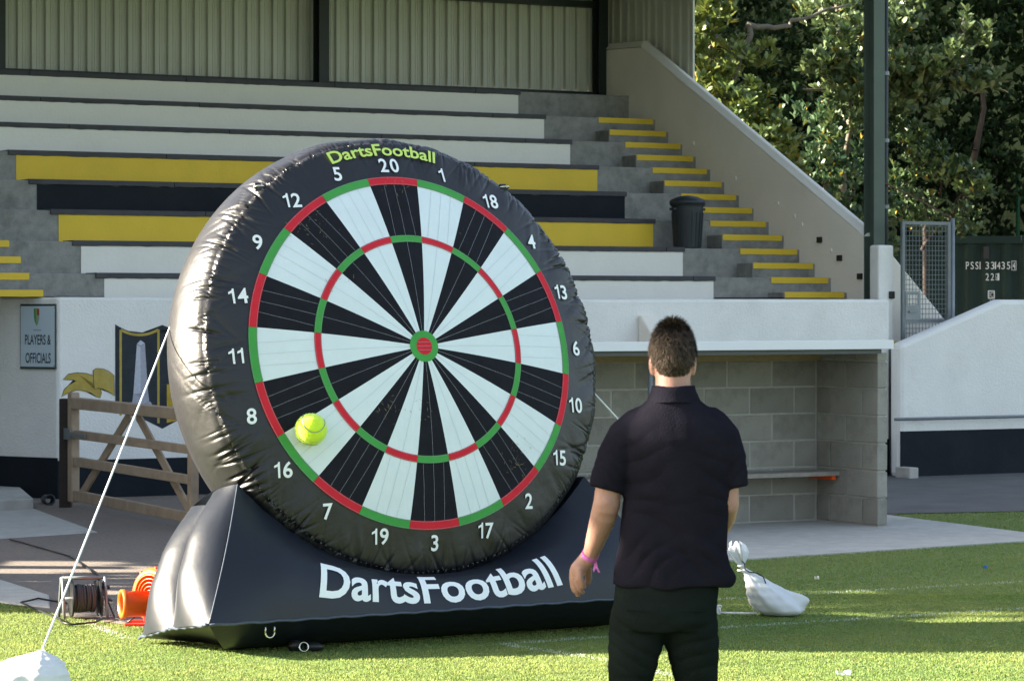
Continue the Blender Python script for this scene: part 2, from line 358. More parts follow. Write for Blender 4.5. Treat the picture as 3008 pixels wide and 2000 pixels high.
def inside(poly, x, y):
    x = np.asarray(x); y = np.asarray(y); r = np.zeros(x.shape, bool); n = len(poly)
    for i in range(n):
        x1, y1 = poly[i][:2]; x2, y2 = poly[(i + 1) % n][:2]
        c = ((y1 > y) != (y2 > y)); xi = (x2 - x1) * (y - y1) / ((y2 - y1) if y2 != y1 else 1e-9) + x1
        r ^= c & (x < xi)
    return r
def near_seg(p, q, x, y):
    px, py = p; dx, dy = q[0] - px, q[1] - py; L2 = dx * dx + dy * dy
    t = np.clip(((x - px) * dx + (y - py) * dy) / L2, 0, 1); return np.hypot(x - px - t * dx, y - py - t * dy)
LINES = [((1.0, 18.69), (7.0, 22.22)), ((-0.05, 16.35), (1.143, 17.17)), ((1.143, 17.17), (2.486, 17.95)), ((2.486, 17.95), (7.0, 20.6)), ((-0.02, 16.33), (0.52, 15.60)), ((0.52, 15.60), (1.4, 13.6)), ((-2.46, 17.5), (-2.12, 16.675))]
def make_grass(n, x0, x1, y0, y1, hmin, hmax, seed, name='grass'):
    g = np.random.default_rng(seed)
    x = g.uniform(x0, x1, n); y = y0 + (y1 - y0) * g.random(n) ** 1.25
    apron = [(p.x, p.y) for p in ap]
    bare = inside([(p[0], p[1]) for p in yard], x, y) | inside(apron, x, y)
    tri = [(3.25, 26.3), (3.385, 26.6), (4.54, 26.93), (9, 28.4), (9, 27.6), (4.10, 24.36)]
    keep = (~bare) & (np.abs(x) < 0.176 * y + 0.25)
    x = x[keep]; y = y[keep]; n = len(x)
    h = g.uniform(hmin, hmax, n); az = g.uniform(0, 2 * np.pi, n); lean = np.abs(g.normal(0, 0.70, n)); w = g.uniform(0.0018, 0.0034, n)
    pa = 0.5 + 0.5 * np.sin(x * 2.1 + np.sin(y * 1.7) * 1.5) * np.sin(y * 1.3 + 1.2 * np.sin(x * 1.1))
    pb = 0.5 + 0.5 * np.sin(x * 9.3 + 3 * np.sin(y * 6.1)) * np.sin(y * 7.7 + 2 * np.sin(x * 5.2))
    h *= 0.8 + 0.35 * pb
    t = np.clip(0.40 * pa + 0.22 * pb + g.normal(0, 0.10, n), 0, 1)[:, None]
    col = np.array([0.160, 0.250, 0.070]) * (1 - t) + np.array([0.330, 0.355, 0.108]) * t
    dry = (g.random(n) < 0.03)[:, None]; col = np.where(dry, np.array([0.34, 0.29, 0.12]), col)
    d = np.min([near_seg(p, q, x, y) for p, q in LINES], axis=0)
    wear = 0.5 + 0.5 * np.sin(x * 5 + y * 3) * np.sin(x * 13 - y * 7)
    pt = (d < 0.034 + 0.016 * pb) & (g.random(n) < 0.30 + 0.28 * wear)
    col = np.where(pt[:, None], np.array([0.50, 0.55, 0.46]), col)
    cx, sx = np.cos(az), np.sin(az); fx, fy = -sx, cx
    z0 = np.zeros(n); l1 = lean * h * 0.35; l2 = lean * h
    P = [np.stack([x - fx * w, y - fy * w, z0], 1), np.stack([x + fx * w, y + fy * w, z0], 1),
         np.stack([x + cx * l1 + fx * w * .8, y + sx * l1 + fy * w * .8, h * .55], 1), np.stack([x + cx * l1 - fx * w * .8, y + sx * l1 - fy * w * .8, h * .55], 1),
         np.stack([x + cx * l2, y + sx * l2, h * (1 - 0.25 * np.minimum(lean, 1))], 1)]
    V = np.stack(P, 1).reshape(-1, 3); i = np.arange(n)[:, None] * 5
    F = np.concatenate([i + [0, 1, 2], i + [0, 2, 3], i + [3, 2, 4]], 0)
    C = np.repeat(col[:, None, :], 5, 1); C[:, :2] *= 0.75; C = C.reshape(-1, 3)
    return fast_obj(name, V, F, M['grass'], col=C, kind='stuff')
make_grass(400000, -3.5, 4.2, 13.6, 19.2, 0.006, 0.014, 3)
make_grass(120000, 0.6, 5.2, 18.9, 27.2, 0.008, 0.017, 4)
# ------------------------------------------------------------------ grandstand
T0, GO, Z0, RI = 7.0, 0.304, 1.969, 0.162
tk = lambda k: T0 + GO * k
zk = lambda k: Z0 + RI * k
gs = thing('grandstand', 'open terrace grandstand with white, yellow and black seating tiers under a corrugated shed', 'grandstand', S(-0.4, 7, 0))
SL, SR = -5.5, 4.66
floor_ = obj('terrace_floor', SB(-4.60, 4.5, 6.99, 7.32, 1.55, zk(-1)), M['concrete'], gs)
TBACK = tk(15) + 0.75
tier_paint = {2: 'white_paint', 3: 'white_paint', 4: 'yellow', 5: 'black_paint', 6: 'yellow', 7: 'white_paint', 8: 'white_paint', 9: 'white_paint'}
pword = {'white_paint': 'white', 'yellow': 'yellow', 'black_paint': 'black'}
def ragged(s0, s1, t, z0, z1, amp, th=0.004, n=90):
    top = [(s0 + (s1 - s0) * i / n, z1 + rng.uniform(-amp, amp)) for i in range(n + 1)]
    bot = [(s1 + (s0 - s1) * i / 12, z0 + rng.uniform(-amp, amp) * .5) for i in range(13)]
    return MB().prism(bot + top, lambda a, b: S(a, t, b), lambda a, b: S(a, t - th, b))
for i in range(2, 10):
    k = 2 * i - 3; t = tk(k); z = zk(k)
    tier = obj('seating_tier', SB(SL, SR, t, TBACK if i == 9 else t + 2 * GO + 0.03, (z - 0.36) if i > 2 else 1.91, z), M['concrete'], gs, bev=0.008)
    tier['label'] = 'concrete seating tier with a %s painted front' % pword[tier_paint[i]]
    ob = obj('painted_panel', ragged(-3.95, 3.09 + rng.uniform(-.015, .015), t - .002, z - 0.31, z - 0.042, 0.006), M[tier_paint[i]], tier)
    s = -4.02 + rng.uniform(-.4, 0) if i < 7 else -4.6
    if i < 7: s = -4.04
    b0 = s; k_ = 0
    while b0 < 3.1:
        b1 = min(3.11, b0 + (1.25 + rng.uniform(0, .6) if k_ == 0 else 1.87)); k_ += 1
        obj('capping_board', SB(b0, b1 - 0.006, t - 0.022, t + 0.26, z - 0.040 + rng.uniform(-.002, .002), z + 0.012), M['cap'], tier, bev=0.004); b0 = b1
    for (a, b) in ((3.84, 4.605), (-5.46, -4.70)):
        if k <= 13: obj('step_nosing', ragged(a, b + rng.uniform(-.02, .01), t - .003, z - 0.060, z + 0.004, 0.003, 0.004, 24), M['yellow'], tier)
    if k <= 13:
        for (a, b) in ((3.84, 4.605), (-5.46, -4.70)): obj('nosing_top', SB(a, b, t + .001, t + 0.07, z + 0.001, z + 0.005), M['yellow'], tier)
for k in range(0, 14, 2):
    for (a, b) in ((3.80, 4.638), (-5.498, -4.66)):
        st = obj('stair_step', SB(a, b, tk(k), tk(k + 1) + 0.02, max(1.91, zk(k - 1) - 0.02), zk(k)), M['concrete'], gs, bev=0.008)
        obj('step_nosing', ragged(a + .01, b - .03 + rng.uniform(-.02, .01), tk(k) - .003, zk(k) - 0.060, zk(k) + 0.003, 0.003, 0.004, 24), M['yellow'], st)
        obj('nosing_top', SB(a + .01, b - .03, tk(k) + .001, tk(k) + .07, zk(k) + 0.001, zk(k) + 0.005), M['yellow'], st)
# raking end walls
def end_wall(s0, s1):
    poly = [(6.69, 0), (6.69, 2.58), (11.27, 4.98), (12.6, 5.02), (12.6, 0)]
    w = obj('end_wall', MB().prism(poly, lambda a, b: S(s0, a, b), lambda a, b: S(s1, a, b)), M['render_warm'], gs, bev=0.02)
    cp = MB()
    for (a, b), (c, d) in (((6.665, 2.575), (11.27, 4.985)), ((11.27, 4.985), (12.6, 5.025))):
        e0, e1 = s0 - 0.012, s1 + 0.012; m0, m1 = s0 + 0.055, s1 - 0.055
        P = [S(e0, a, b), S(e1, a, b), S(e1, c, d), S(e0, c, d)]
        Q = [S(m0, a + .01, b + .075), S(m1, a + .01, b + .075), S(m1, c + .01, d + .075), S(m0, c + .01, d + .075)]
        cp.hexa(P + Q)
    obj('coping', cp, M['white_paint'], w, bev=0.008)
    return w
ew = end_wall(4.64, 4.80)
for (t, z) in ((7.508, 2.559), (7.129, 2.351), (6.749, 2.147)):
    obj('socket_box', SB(4.615, 4.642, t - .04, t + .04, z - .035, z + .03), M['black_plastic'], ew, bev=0.004)
for (t, z) in ((8.332, 2.979), (8.005, 2.833), (7.861, 2.736), (7.301, 2.435), (9.2, 3.3), (10.1, 3.75)):
    obj('patched_hole', MB().ellipsoid(S(4.64, t, z), (0.012, 0.03, 0.03), 10, 6), M['white_paint'], ew, smooth=True)
# back wall of cream ribbed sheets, each sheet a part
def rib_sheet(along, length, z0, z1, rib=1 / 6.0, depth=0.050):
    prof = []; x = 0.0
    while x < length - 1e-6:
        for dx, d in ((0, 0), (0.004, depth), (0.050, depth), (0.053, depth - .007), (.060, depth - .007), (.063, depth), (.080, depth), (.083, depth - .007), (.090, depth - .007), (.093, depth), (.112, depth), (0.116, 0)):
            if x + dx <= length: prof.append((x + dx, d))
        x += rib
    prof.append((length, 0)); mb = MB()
    V = []; F = []
    for (a, d) in prof: V += [along(a, d, z0), along(a, d, z1)]
    for i in range(len(prof) - 1): F.append((2 * i, 2 * i + 2, 2 * i + 3, 2 * i + 1))
    return mb.add(V, F)
bt = TBACK
for i in range(10):
    s0 = -5.47 + i * 1.0; L_ = 1.012 if i < 9 else 1.40
    obj('cladding_sheet', rib_sheet(lambda a, d, z, s0=s0, i=i: S(s0 + a, bt + 0.03 - 0.006 * (i % 2) + (.055 - d), z), L_, 4.49, 5.90), M['clad'], gs)
for i in range(2):
    obj('cladding_sheet', rib_sheet(lambda a, d, z, i=i: S(4.86 + d * .8 + .004 * i, 10.45 + i * 1.02 + a, z), 1.02, 3.9, 5.98, 1 / 5.5, 0.035), M['clad'], gs)
    obj('cladding_sheet', rib_sheet(lambda a, d, z, i=i: S(-5.72 - d * .8, 10.45 + i * 1.02 + a, z), 1.02, 3.9, 5.98, 1 / 5.5, 0.035), M['clad'], gs)
obj('sill_rail', SB(SL, 4.64, bt - 0.10, bt + 0.02, 4.40, 4.485), M['steel'], gs)
obj('top_rail', SB(0.80, 4.60, bt - 0.10, bt + 0.0, 5.535, 5.615), M['steel'], gs)
obj('top_rail', SB(SL, 0.66, bt - 0.10, bt + 0.0, 5.62, 5.70), M['steel'], gs)
def i_beam(s, t, z0, z1, bf, d, tf=0.014, tw=0.012):
    mb = MB(); sbox(mb, s - bf / 2, s + bf / 2, t - d / 2, t - d / 2 + tf, z0, z1); sbox(mb, s - bf / 2, s + bf / 2, t + d / 2 - tf, t + d / 2, z0, z1)
    sbox(mb, s - tw / 2, s + tw / 2, t - d / 2 + tf, t + d / 2 - tf, z0, z1); return mb
for s in (-3.27, 0.745, 4.60):
    c = obj('stand_column', i_beam(s, bt - 0.14, 4.40, 5.88, 0.13, 0.17), M['steel'], gs)
    obj('base_plate', SB(s - .11, s + .11, bt - .27, bt - .02, 4.385, 4.41), M['steel'], c)
roof = MB()
rp = [S(-5.9, 5.1, 6.42), S(5.1, 5.1, 6.42), S(5.1, 12.9, 5.88), S(-5.9, 12.9, 5.88)]
def roof_fn(u, v):
    p = (rp[0] * (1 - u) + rp[1] * u) * (1 - v) + (rp[3] * (1 - u) + rp[2] * u) * v
    return p + Vector((0, 0, 0.025 * (1 if int(u * 140) % 2 else -1)))
obj('roof_sheet', roof.grid(roof_fn, 140, 1), M['roof'], gs)
for t in (6.2, 8.5, 10.8): obj('roof_purlin', MB().bar(S(-5.8, t, 6.24 - (t - 6) * .069), S(5.0, t, 6.24 - (t - 6) * .069), 0.08, 0.14), M['steel'], gs)
for s in (4.709, -5.60):
    pc = obj('front_post', i_beam(s, 6.592, 0, 6.30, 0.146, 0.185), M['post'], gs)
    obj('base_plate', SB(s - .10, s + .10, 6.49, 6.685, 0, 0.02), M['post'], pc)
dp = obj('downpipe', MB().tube([S(4.835, 6.56, 0.02), S(4.835, 6.56, 6.28)], 0.030, 12), M['bin'], gs, smooth=True)
for z in (2.9, 3.62, 4.35): obj('pipe_clip', MB().lathe(S(4.835, 6.56, z), (0, 0, 1), [(-.02, .034), (-.02, .042), (.02, .042), (.02, .034)], 14), M['zinc'], dp)
bwall = obj('back_plinth', SB(SL, 4.64, bt + .1, bt + .25, 0, 4.40), M['concrete'], gs)

# ------------------------------------------------------------------ front boundary walls
fw = thing('boundary_wall', 'white rendered wall with a painted shield and ribbon behind the wooden gate', 'wall', S(0, 6.9, 0))
wall_main = obj('front_face', SB(-4.618, -0.6, 6.8, 6.98, 0, 1.905), M['render'], fw, bev=0.025)
SC = S(-4.618, 6.80); SDv = Vector((-0.82, 0.572, 0)).normalized(); SNv = Vector((-SDv.y, SDv.x, 0)) * 1.0
if SNv.y > 0: SNv = -SNv
def SP(d, z, o=0.0): return SC + SDv * d + SNv * o + Vector((0, 0, z))
def spbox(d0, d1, o0, o1, z0, z1): return MB().hexa([SP(d0, z0, o0), SP(d1, z0, o0), SP(d1, z0, o1), SP(d0, z0, o1), SP(d0, z1, o0), SP(d1, z1, o0), SP(d1, z1, o1), SP(d0, z1, o1)])
obj('return_face', spbox(0.004, 3.2, -0.16, -0.002, 0, 1.903), M['render'], fw, bev=0.02)
obj('black_skirting', SB(-4.622, -0.62, 6.794, 6.802, 0.0, 0.365), M['black_paint'], fw)
obj('black_skirting', spbox(0.0, 3.2, -0.001, 0.005, 0.0, 0.39), M['black_paint'], fw)
# painted shield and ribbon (flat print on the wall); points are read on the wall in metres
TW = 6.8
def wall_poly(name, poly, m, lift, parent):
    n = len(poly); bm = bmesh.new(); vs = [bm.verts.new(S(a, TW - lift, b)) for a, b in poly]; f = bm.faces.new(vs)
    bmesh.ops.triangulate(bm, faces=[f]); V = [v.co[:] for v in bm.verts]; bm.verts.index_update(); F = [tuple(v.index for v in q.verts) for q in bm.faces]; bm.free()
    mb = MB(); mb.add(V, F); return obj(name, mb, m, parent)
CXs = -3.555   # centre of the shield
half = 0.485
def shield(inset, z_top, z_dip, zb_side, zb_tip, mid_up):
    L_ = CXs - half + inset; n = 14
    top = []
    for i in range(n + 1):
        u = i / n; s = L_ + (CXs - L_) * u; top.append((s, z_top - (z_top - z_dip) * 4 * u * (1 - u) + (mid_up) * u))
    tr = [(2 * CXs - s, z) for s, z in reversed(top)][1:]
    side_r = [(2 * CXs - L_, zb_side)]; tip = [(CXs, zb_tip)]; side_l = [(L_, zb_side)]
    k = 6
    cr = [(CXs + (2 * CXs - L_ - CXs) * (1 - i / k), zb_side + (zb_tip - zb_side) * (1 - math.cos(i / k * math.pi / 2))) for i in range(1, k)]
    cl = [(2 * CXs - s, z) for s, z in reversed(cr)]
    return top + tr + side_r + cr + tip + cl + side_l
emb = wall_poly('painted_shield', shield(0, 1.648, 1.572, 0.80, 0.645, -0.008), M['m_black'], 0.002, wall_main)
def strip(pts, w, name, m, lift, parent):
    mb = MB(); n = len(pts)
    for i in range(n - 1):
        (a, b), (c, d) = pts[i], pts[i + 1]; L_ = math.hypot(c - a, d - b) or 1; nx, nz = -(d - b) / L_ * w / 2, (c - a) / L_ * w / 2
        mb.add([S(a - nx, TW - lift, b - nz), S(c - nx, TW - lift, d - nz), S(c + nx, TW - lift, d + nz), S(a + nx, TW - lift, b + nz)], [(0, 1, 2, 3)])
    return obj(name, mb, m, parent)
lx, rx = CXs - half + 0.055, CXs - 0.042
arcp = [(lx + (rx - lx) * i / 10, 1.595 - 0.050 * 4 * (i / 10) * (1 - i / 10)) for i in range(11)]
strip([(lx, 0.78)] + arcp + [(rx, 0.70)], 0.024, 'gold_border', M['m_gold'], 0.004, emb)
oc = (lx + rx) / 2 + 0.01
def ob_poly(name, pts, m, lift): wall_poly(name, [(oc + a, b) for a, b in pts], m, lift, emb)
ob_poly('obelisk_shaft', [(-0.074, 0.98), (-0.038, 1.455), (0.0, 1.435), (0.0, 0.955)], M['m_stone2'], 0.004)
ob_poly('obelisk_shaft', [(0.0, 0.955), (0.0, 1.435), (0.044, 1.462), (0.078, 0.985)], M['m_stone'], 0.004)
ob_poly('obelisk_tip', [(-0.038, 1.460), (0.0, 1.495), (0.044, 1.465), (0.0, 1.440)], M['m_stone2'], 0.0045)
ob_poly('obelisk_base', [(-0.118, 0.872), (-0.1, 0.905), (0.0, 0.862), (0.0, 0.79), (-0.06, 0.80)], M['m_stone2'], 0.005)
ob_poly('obelisk_base', [(0.0, 0.862), (0.1, 0.908), (0.122, 0.875), (0.07, 0.80), (0.0, 0.79)], M['m_stone'], 0.005)
ob_poly('obelisk_base', [(-0.086, 0.90), (-0.074, 0.985), (0.0, 0.955), (0.078, 0.99), (0.09, 0.905), (0.0, 0.868)], M['m_stone'], 0.0045)
strip([(CXs + 0.055, 1.50), (CXs + 0.055, 1.36), (CXs + 0.10, 1.24), (CXs + 0.2, 1.17), (CXs + 0.30, 1.24), (CXs + 0.345, 1.36), (CXs + 0.345, 1.50), (CXs + .055, 1.50)], 0.02, 'gold_border', M['m_gold'], 0.004, emb)
wall_poly('amber_field', [(CXs + 0.045, 0.70), (CXs + 0.045, 1.07), (CXs + 0.44, 1.07), (CXs + 0.44, 0.85), (CXs + 0.25, 0.74)], M['m_amber'], 0.004, emb)
for zz in (0.955, 0.835):
    for ds in (0.14, 0.30):
        wall_poly('painted_boat', [(CXs + ds + 0.062 * math.cos(a), zz + 0.032 * math.sin(a)) for a in np.linspace(0, 2 * math.pi, 15)[:-1]], M['m_stone'], 0.006, emb)
# ribbon
def rb(x, y):  # pixels of the enlarged mural -> metres on the wall
    return (-4.04 + (x - 620) * 0.001235 * 0.83, 1.645 - (y - 205) * 0.00103)
rib1 = [rb(*p) for p in [(105, 705), (160, 660), (240, 648), (330, 655), (410, 675), (415, 800), (470, 790), (482, 830), (470, 878), (430, 865), (380, 830), (310, 805), (235, 803), (160, 825), (92, 862), (120, 800), (170, 755), (236, 722), (205, 708)]]
rib2 = [rb(*p) for p in [(402, 628), (430, 610), (500, 615), (560, 640), (606, 675), (610, 862), (560, 825), (500, 797), (450, 788), (415, 798), (408, 730)]]
def outline(poly, g):
    cx = sum(p[0] for p in poly) / len(poly); cz = sum(p[1] for p in poly) / len(poly)
    out = []
    n = len(poly)
    for i in range(n):
        a = Vector(poly[i - 1]); b = Vector(poly[i]); c = Vector(poly[(i + 1) % n]); d = (c - a).normalized(); nn = Vector((-d.y, d.x)); out.append((b.x + nn.x * g, b.y + nn.y * g))
    return out
rbn = wall_poly('painted_ribbon', outline(rib1, 0.006), M['m_black'], 0.002, wall_main); wall_poly('ribbon_fill', rib1, M['m_gold'], 0.004, rbn)
wall_poly('ribbon_fill', outline(rib2, 0.005), M['m_black'], 0.005, rbn); wall_poly('ribbon_fill', rib2, M['m_gold'], 0.0065, rbn)
fw2 = thing('boundary_wall', 'white rendered terrace front wall standing behind the block dugout', 'wall', S(2, 6.2, 0))
obj('front_face', SB(-0.58, 4.552, 6.10, 6.27, 0, 1.893), M['render'], fw2, bev=0.03)
obj('black_skirting', SB(-0.57, 4.545, 6.094, 6.102, 0.0, 0.40), M['black_paint'], fw2)
# buttress wing in front of the wall
bz = obj('wing_wall', MB().prism([(6.098, 0), (6.098, 1.727), (6.05, 1.727), (4.85, 0.62), (4.85, 0)], lambda a, b: S(1.375, a, b), lambda a, b: S(1.56, a, b)), M['render_warm'], bev=0.02)
tag(bz, 'white sloping wing wall with warm light in its colour running down from the white front wall behind the dugout roof', 'wall')
# wall to the right with a raking top
bw = thing('boundary_wall', 'white rendered wall with raking top and black painted foot at far right', 'wall', S(6.0, 6.1, 0))
poly = [(4.50, 0), (4.50, 1.412), (5.87, 1.89), (11, 1.89), (11, 0)]
obj('front_face', MB().prism(poly, lambda a, b: S(a, 5.85, b), lambda a, b: S(a, 6.04, b)), M['render'], bw, bev=0.05)
obj('black_skirting', SB(4.503, 11, 5.844, 5.852, 0, 0.49), M['black_paint'], bw)
hr = obj('handrail', MB().tube([S(4.35, 5.74, .624), S(6.2, 5.74, .626), S(11, 5.74, .628)], 0.017, 10), M['zinc'], smooth=True)
tag(hr, 'thin grey steel handrail along the black foot of the right wall', 'handrail')
for s in (4.7, 6.6, 8.5): obj('rail_bracket', MB().bar(S(s, 5.75, .624), S(s, 5.85, .61), .012, .012), M['zinc'], hr)
kb = obj('kerb_block', SB(4.40, 4.52, 5.55, 5.80, 0, 0.12), M['slab'], bev=0.01); tag(kb, 'small grey concrete block at the foot of the right wall', 'kerb block')
# stair flank wall behind it
fa = thing('flank_wall', 'white stair flank wall sloping down beside the green steel post', 'wall', S(5.2, 6.5, 0))
obj('raking_wall', MB().prism([(4.75, 0), (4.75, 2.47), (4.80, 2.455), (5.763, 1.66), (5.90, 1.45), (5.90, 0)], lambda a, b: S(a, 6.46 + (a - 4.75) * .22, b), lambda a, b: S(a, 6.62 + (a - 4.75) * .22, b)), M['render_warm'], fa, bev=0.035)  # warm tint puts its darker shading beside the pier into the colour
obj('end_pier', SB(4.560, 4.765, 6.31, 6.485, 0, 2.478), M['render'], fa, bev=0.025)
obj('socket_box', SB(4.69, 4.755, 6.275, 6.31, 1.90, 1.98), M['black_plastic'], fa, bev=.01)
sf = thing('side_stair', 'concrete side step with a yellow nosing behind the mesh gate', 'stairs', S(5.1, 6.35, 0))
st = obj('stair_step', SB(4.60, 5.5, 6.28, 6.305, 0, 1.435), M['concrete'], sf)
obj('step_nosing', SB(4.605, 4.80, 6.272, 6.279, 1.39, 1.44), M['yellow'], st)

# sign on the return wall
sg = thing('wall_sign', 'blue grey sign with a small shield reading PLAYERS & OFFICIALS beside the white wall corner', 'sign', SP(0.25, 1.53))
t_a, t_b, z_a, z_b = 0.012, 0.470, 1.225, 1.84
obj('sign_frame', spbox(t_a, t_b, 0.004, 0.018, z_a, z_b), M['sign_frame'], sg)
obj('sign_panel', spbox(t_a + .010, t_b - .010, 0.0185, 0.022, z_a + .022, z_b - .020), M['sign'], sg)
def sign_pt(u, v, lift=0.0065): return SP(t_b - (t_b - t_a) * u, z_a + (z_b - z_a) * v, 0.017 + lift)   # u runs left to right as seen
def sign_text(s, u0, u1, v0, v1):
    V, F = text_mesh(s, 0.012); w = V[:, 0].max(); lo, hi = V[:, 1].min(), V[:, 1].max()
    P = [sign_pt(u0 + (u1 - u0) * x / w, v0 + (v1 - v0) * (y - lo) / (hi - lo)) for x, y in V]
    obj('lettering', MB().add(P, F), M['ink'], sg)
sign_text('PLAYERS &', 0.15, 0.88, 0.375, 0.53); sign_text('OFFICIALS', 0.165, 0.875, 0.09, 0.25)
def sign_poly(pts, m, lift=0.0065):
    bm = bmesh.new(); f = bm.faces.new([bm.verts.new(sign_pt(*p, lift)) for p in pts]); bmesh.ops.triangulate(bm, faces=[f]); bm.verts.index_update()
    mb = MB().add([v.co[:] for v in bm.verts], [tuple(v.index for v in q.verts) for q in bm.faces]); bm.free(); obj('sign_shield', mb, m, sg)
sign_poly([(0.40, 0.93), (0.475, 0.935), (0.475, 0.665), (0.42, 0.74), (0.405, 0.80)], M['e_green'])
sign_poly([(0.445, 0.935), (0.485, 0.935), (0.485, 0.665), (0.46, 0.69)], M['e_lime'], 0.007)
sign_poly([(0.487, 0.935), (0.555, 0.925), (0.555, 0.825), (0.487, 0.825)], M['e_red'])
sign_poly([(0.487, 0.82), (0.555, 0.82), (0.55, 0.76), (0.52, 0.70), (0.487, 0.665)], M['e_grey'])
mbk = MB()
for i in range(9):
    u = 0.39 + i * 0.024; mbk.add([sign_pt(u, .59), sign_pt(u + .015, .59), sign_pt(u + .015, .607), sign_pt(u, .607)], [(0, 1, 2, 3)])
obj('small_print', mbk, M['ink_soft'], sg)['kind'] = 'stuff'
for u, v in ((0.03, .05), (0.97, .05), (.03, .945), (.97, .945)): obj('screw', MB().ellipsoid(sign_pt(u, v, .006), (.008, .008, .008), 8, 6), M['chrome'], sg)

# ------------------------------------------------------------------ dugout of concrete blocks
dg = thing('dugout', 'open fronted grey concrete block dugout with white fascia and plank bench', 'shelter', S(-2.2, 0.4, 0))
DL = -4.55
FL = 0.012
mor = MB()
sbox(mor, DL + .012, -.012, 0.874, 0.966, FL, 1.38); sbox(mor, -.088, -.012, 0.012, 0.872, FL, 1.434); sbox(mor, DL + .012, DL + .088, 0.012, 0.872, FL, 1.40)
obj('mortar_core', mor, M['mortar'], dg)
base_loc = root_loc(dg)
def rough_block(lx, ly, lz, seed):
    r_ = random.Random(seed); bm = bmesh.new(); bmesh.ops.create_cube(bm, size=1.0)
    bmesh.ops.scale(bm, vec=(lx, ly, lz), verts=bm.verts)
    bmesh.ops.bevel(bm, geom=list(bm.edges), offset=0.006, segments=1, affect='EDGES')
    for v in bm.verts: v.co += Vector((r_.uniform(-1, 1), r_.uniform(-1, 1), r_.uniform(-1, 1))) * 0.0022
    V = [v.co.copy() for v in bm.verts]; bm.verts.index_update(); F = [tuple(v.index for v in f.verts) for f in bm.faces]; bm.free(); return V, F
def block_proto(lx, ly, lz, seed):
    V, F = rough_block(lx, ly, lz, seed); me = bpy.data.meshes.new('block'); me.from_pydata([v[:] for v in V], [], F); me.materials.append(M['block']); return me
protos = {}
def put_block(s, t, z, L_, along):
    key = (round(L_, 3), rng.randrange(3))
    if key not in protos: protos[key] = block_proto(L_, 0.1, 0.213, hash(key) % 1000)
    o = bpy.data.objects.new('block', protos[key]); COL.objects.link(o); o.parent = dg
    o.location = S(s, t, z) - base_loc + W_ * rng.uniform(-.0015, .0015) + U * 0
    o.rotation_euler = (0, 0, YAW + (math.pi / 2 if along == 't' else 0) + (math.pi if rng.random() < .5 else 0))
for n in range(6):
    z = FL + 0.004 + 0.1125 + n * 0.225
    off = 0.0 if n % 2 else 0.225
    s = -0.10 - 0.006
    first = True
    while s > DL + 0.1 + 0.05:
        L_ = 0.438 if not (first and off) else 0.213
        L_ = min(L_, s - (DL + 0.106)); first = False
        if L_ > 0.05: put_block(s - L_ / 2, 0.92, z, L_, 's')
        s -= L_ + 0.012
    for ss in (-0.05, DL + 0.05):
        parts_ = ((0.438, 0.408) if n % 2 else (0.213, 0.438, 0.183))
        t = 0.0
        for L_ in parts_: put_block(ss, t + L_ / 2, z, L_, 't'); t += L_ + 0.012
for a_ in (-.1, DL):
    for t_0, t_1 in ((0.0, .30), (.31, .60), (.61, .86)): obj('block', SB(a_ + .002, a_ + .098, t_0 + .002, t_1, 1.372, 1.436), M['block'], dg, bev=.004)
obj('timber_plate', SB(DL + .1, -.1, 0.80, 0.868, 1.362, 1.432), M['timber'], dg, bev=.004)
obj('timber_plate', SB(DL, 0, 0.90, 0.97, 1.365, 1.40), M['timber'], dg)
def roof_under(u, v):
    s = DL + (-0.015 - DL) * u; t = -0.06 + 1.1 * v
    return S(s, t, 1.478 - 0.042 * v + (0.028 if int(u * 96) % 4 in (1, 2) else 0.0))
obj('roof_sheet', MB().grid(roof_under, 96, 1), M['grey_sheet'], dg)
obj('white_fascia', SB(DL - .03, -0.012, -0.105, -0.065, 1.470, 1.542), M['white_metal'], dg, bev=.003)
obj('fascia_top', SB(DL - .03, -0.012, -0.06, 0.10, 1.528, 1.536), M['white_metal'], dg)
obj('front_beam', SB(DL, -0.10, -0.055, -0.005, 1.432, 1.476), M['grey_sheet'], dg)
obj('roof_pole', MB().tube([S(-2.28, 0.03, FL), S(-2.28, 0.03, 1.47)], 0.021, 12), M['zinc'], dg, smooth=True)
for i in range(2):
    obj('bench_plank', SB(DL + .11, -.105, 0.52 + i * .172, 0.685 + i * .172, 0.405, 0.442), M['bench'], dg, bev=.004)
for s in (-0.16, -1.6, -3.0, -4.4): obj('bench_bracket', SB(s - .02, s + .02, 0.53, 0.868, 0.372, 0.402), M['orange'] if s > -1 else M['zinc'], dg)
# ------------------------------------------------------------------ bin on the terrace
BS = 0.87
bn = thing('dustbin', 'black plastic dustbin with lid standing on a terrace step beside the stairs', 'bin', S(3.325, 8.19, zk(3)))
bc = S(3.325, 8.19, zk(3))
prof = [(0.0, 0.0), (0.0, 0.145), (0.02, 0.152), (0.47, 0.178), (0.475, 0.189), (0.50, 0.189), (0.50, 0.165)]
mb = MB(); mb.lathe(bc, (0, 0, 1), prof, 40)
for k in range(20):
    a = 2 * math.pi * k / 20; d = Vector((math.cos(a), math.sin(a), 0)); mb.bar(bc + d * .150 + Vector((0, 0, .03)), bc + d * .173 + Vector((0, 0, .40)), .022, .014, d)
obj('bin_body', mb, M['bin'], bn, smooth=False)
lid = obj('bin_lid', MB().lathe(bc, (0, 0, 1), [(.485, .17), (.485, .198), (.525, .201), (.545, .187), (.575, .115), (.59, .045), (.592, 0.0)], 40), M['bin'], bn, smooth=True)
obj('lid_handle', MB().ring(bc + Vector((0, 0, .585)), (0.3, 1, 0), .035, .009, 12, 6, (0, math.pi), up=(1, -.3, 0)), M['bin'], lid, smooth=True)
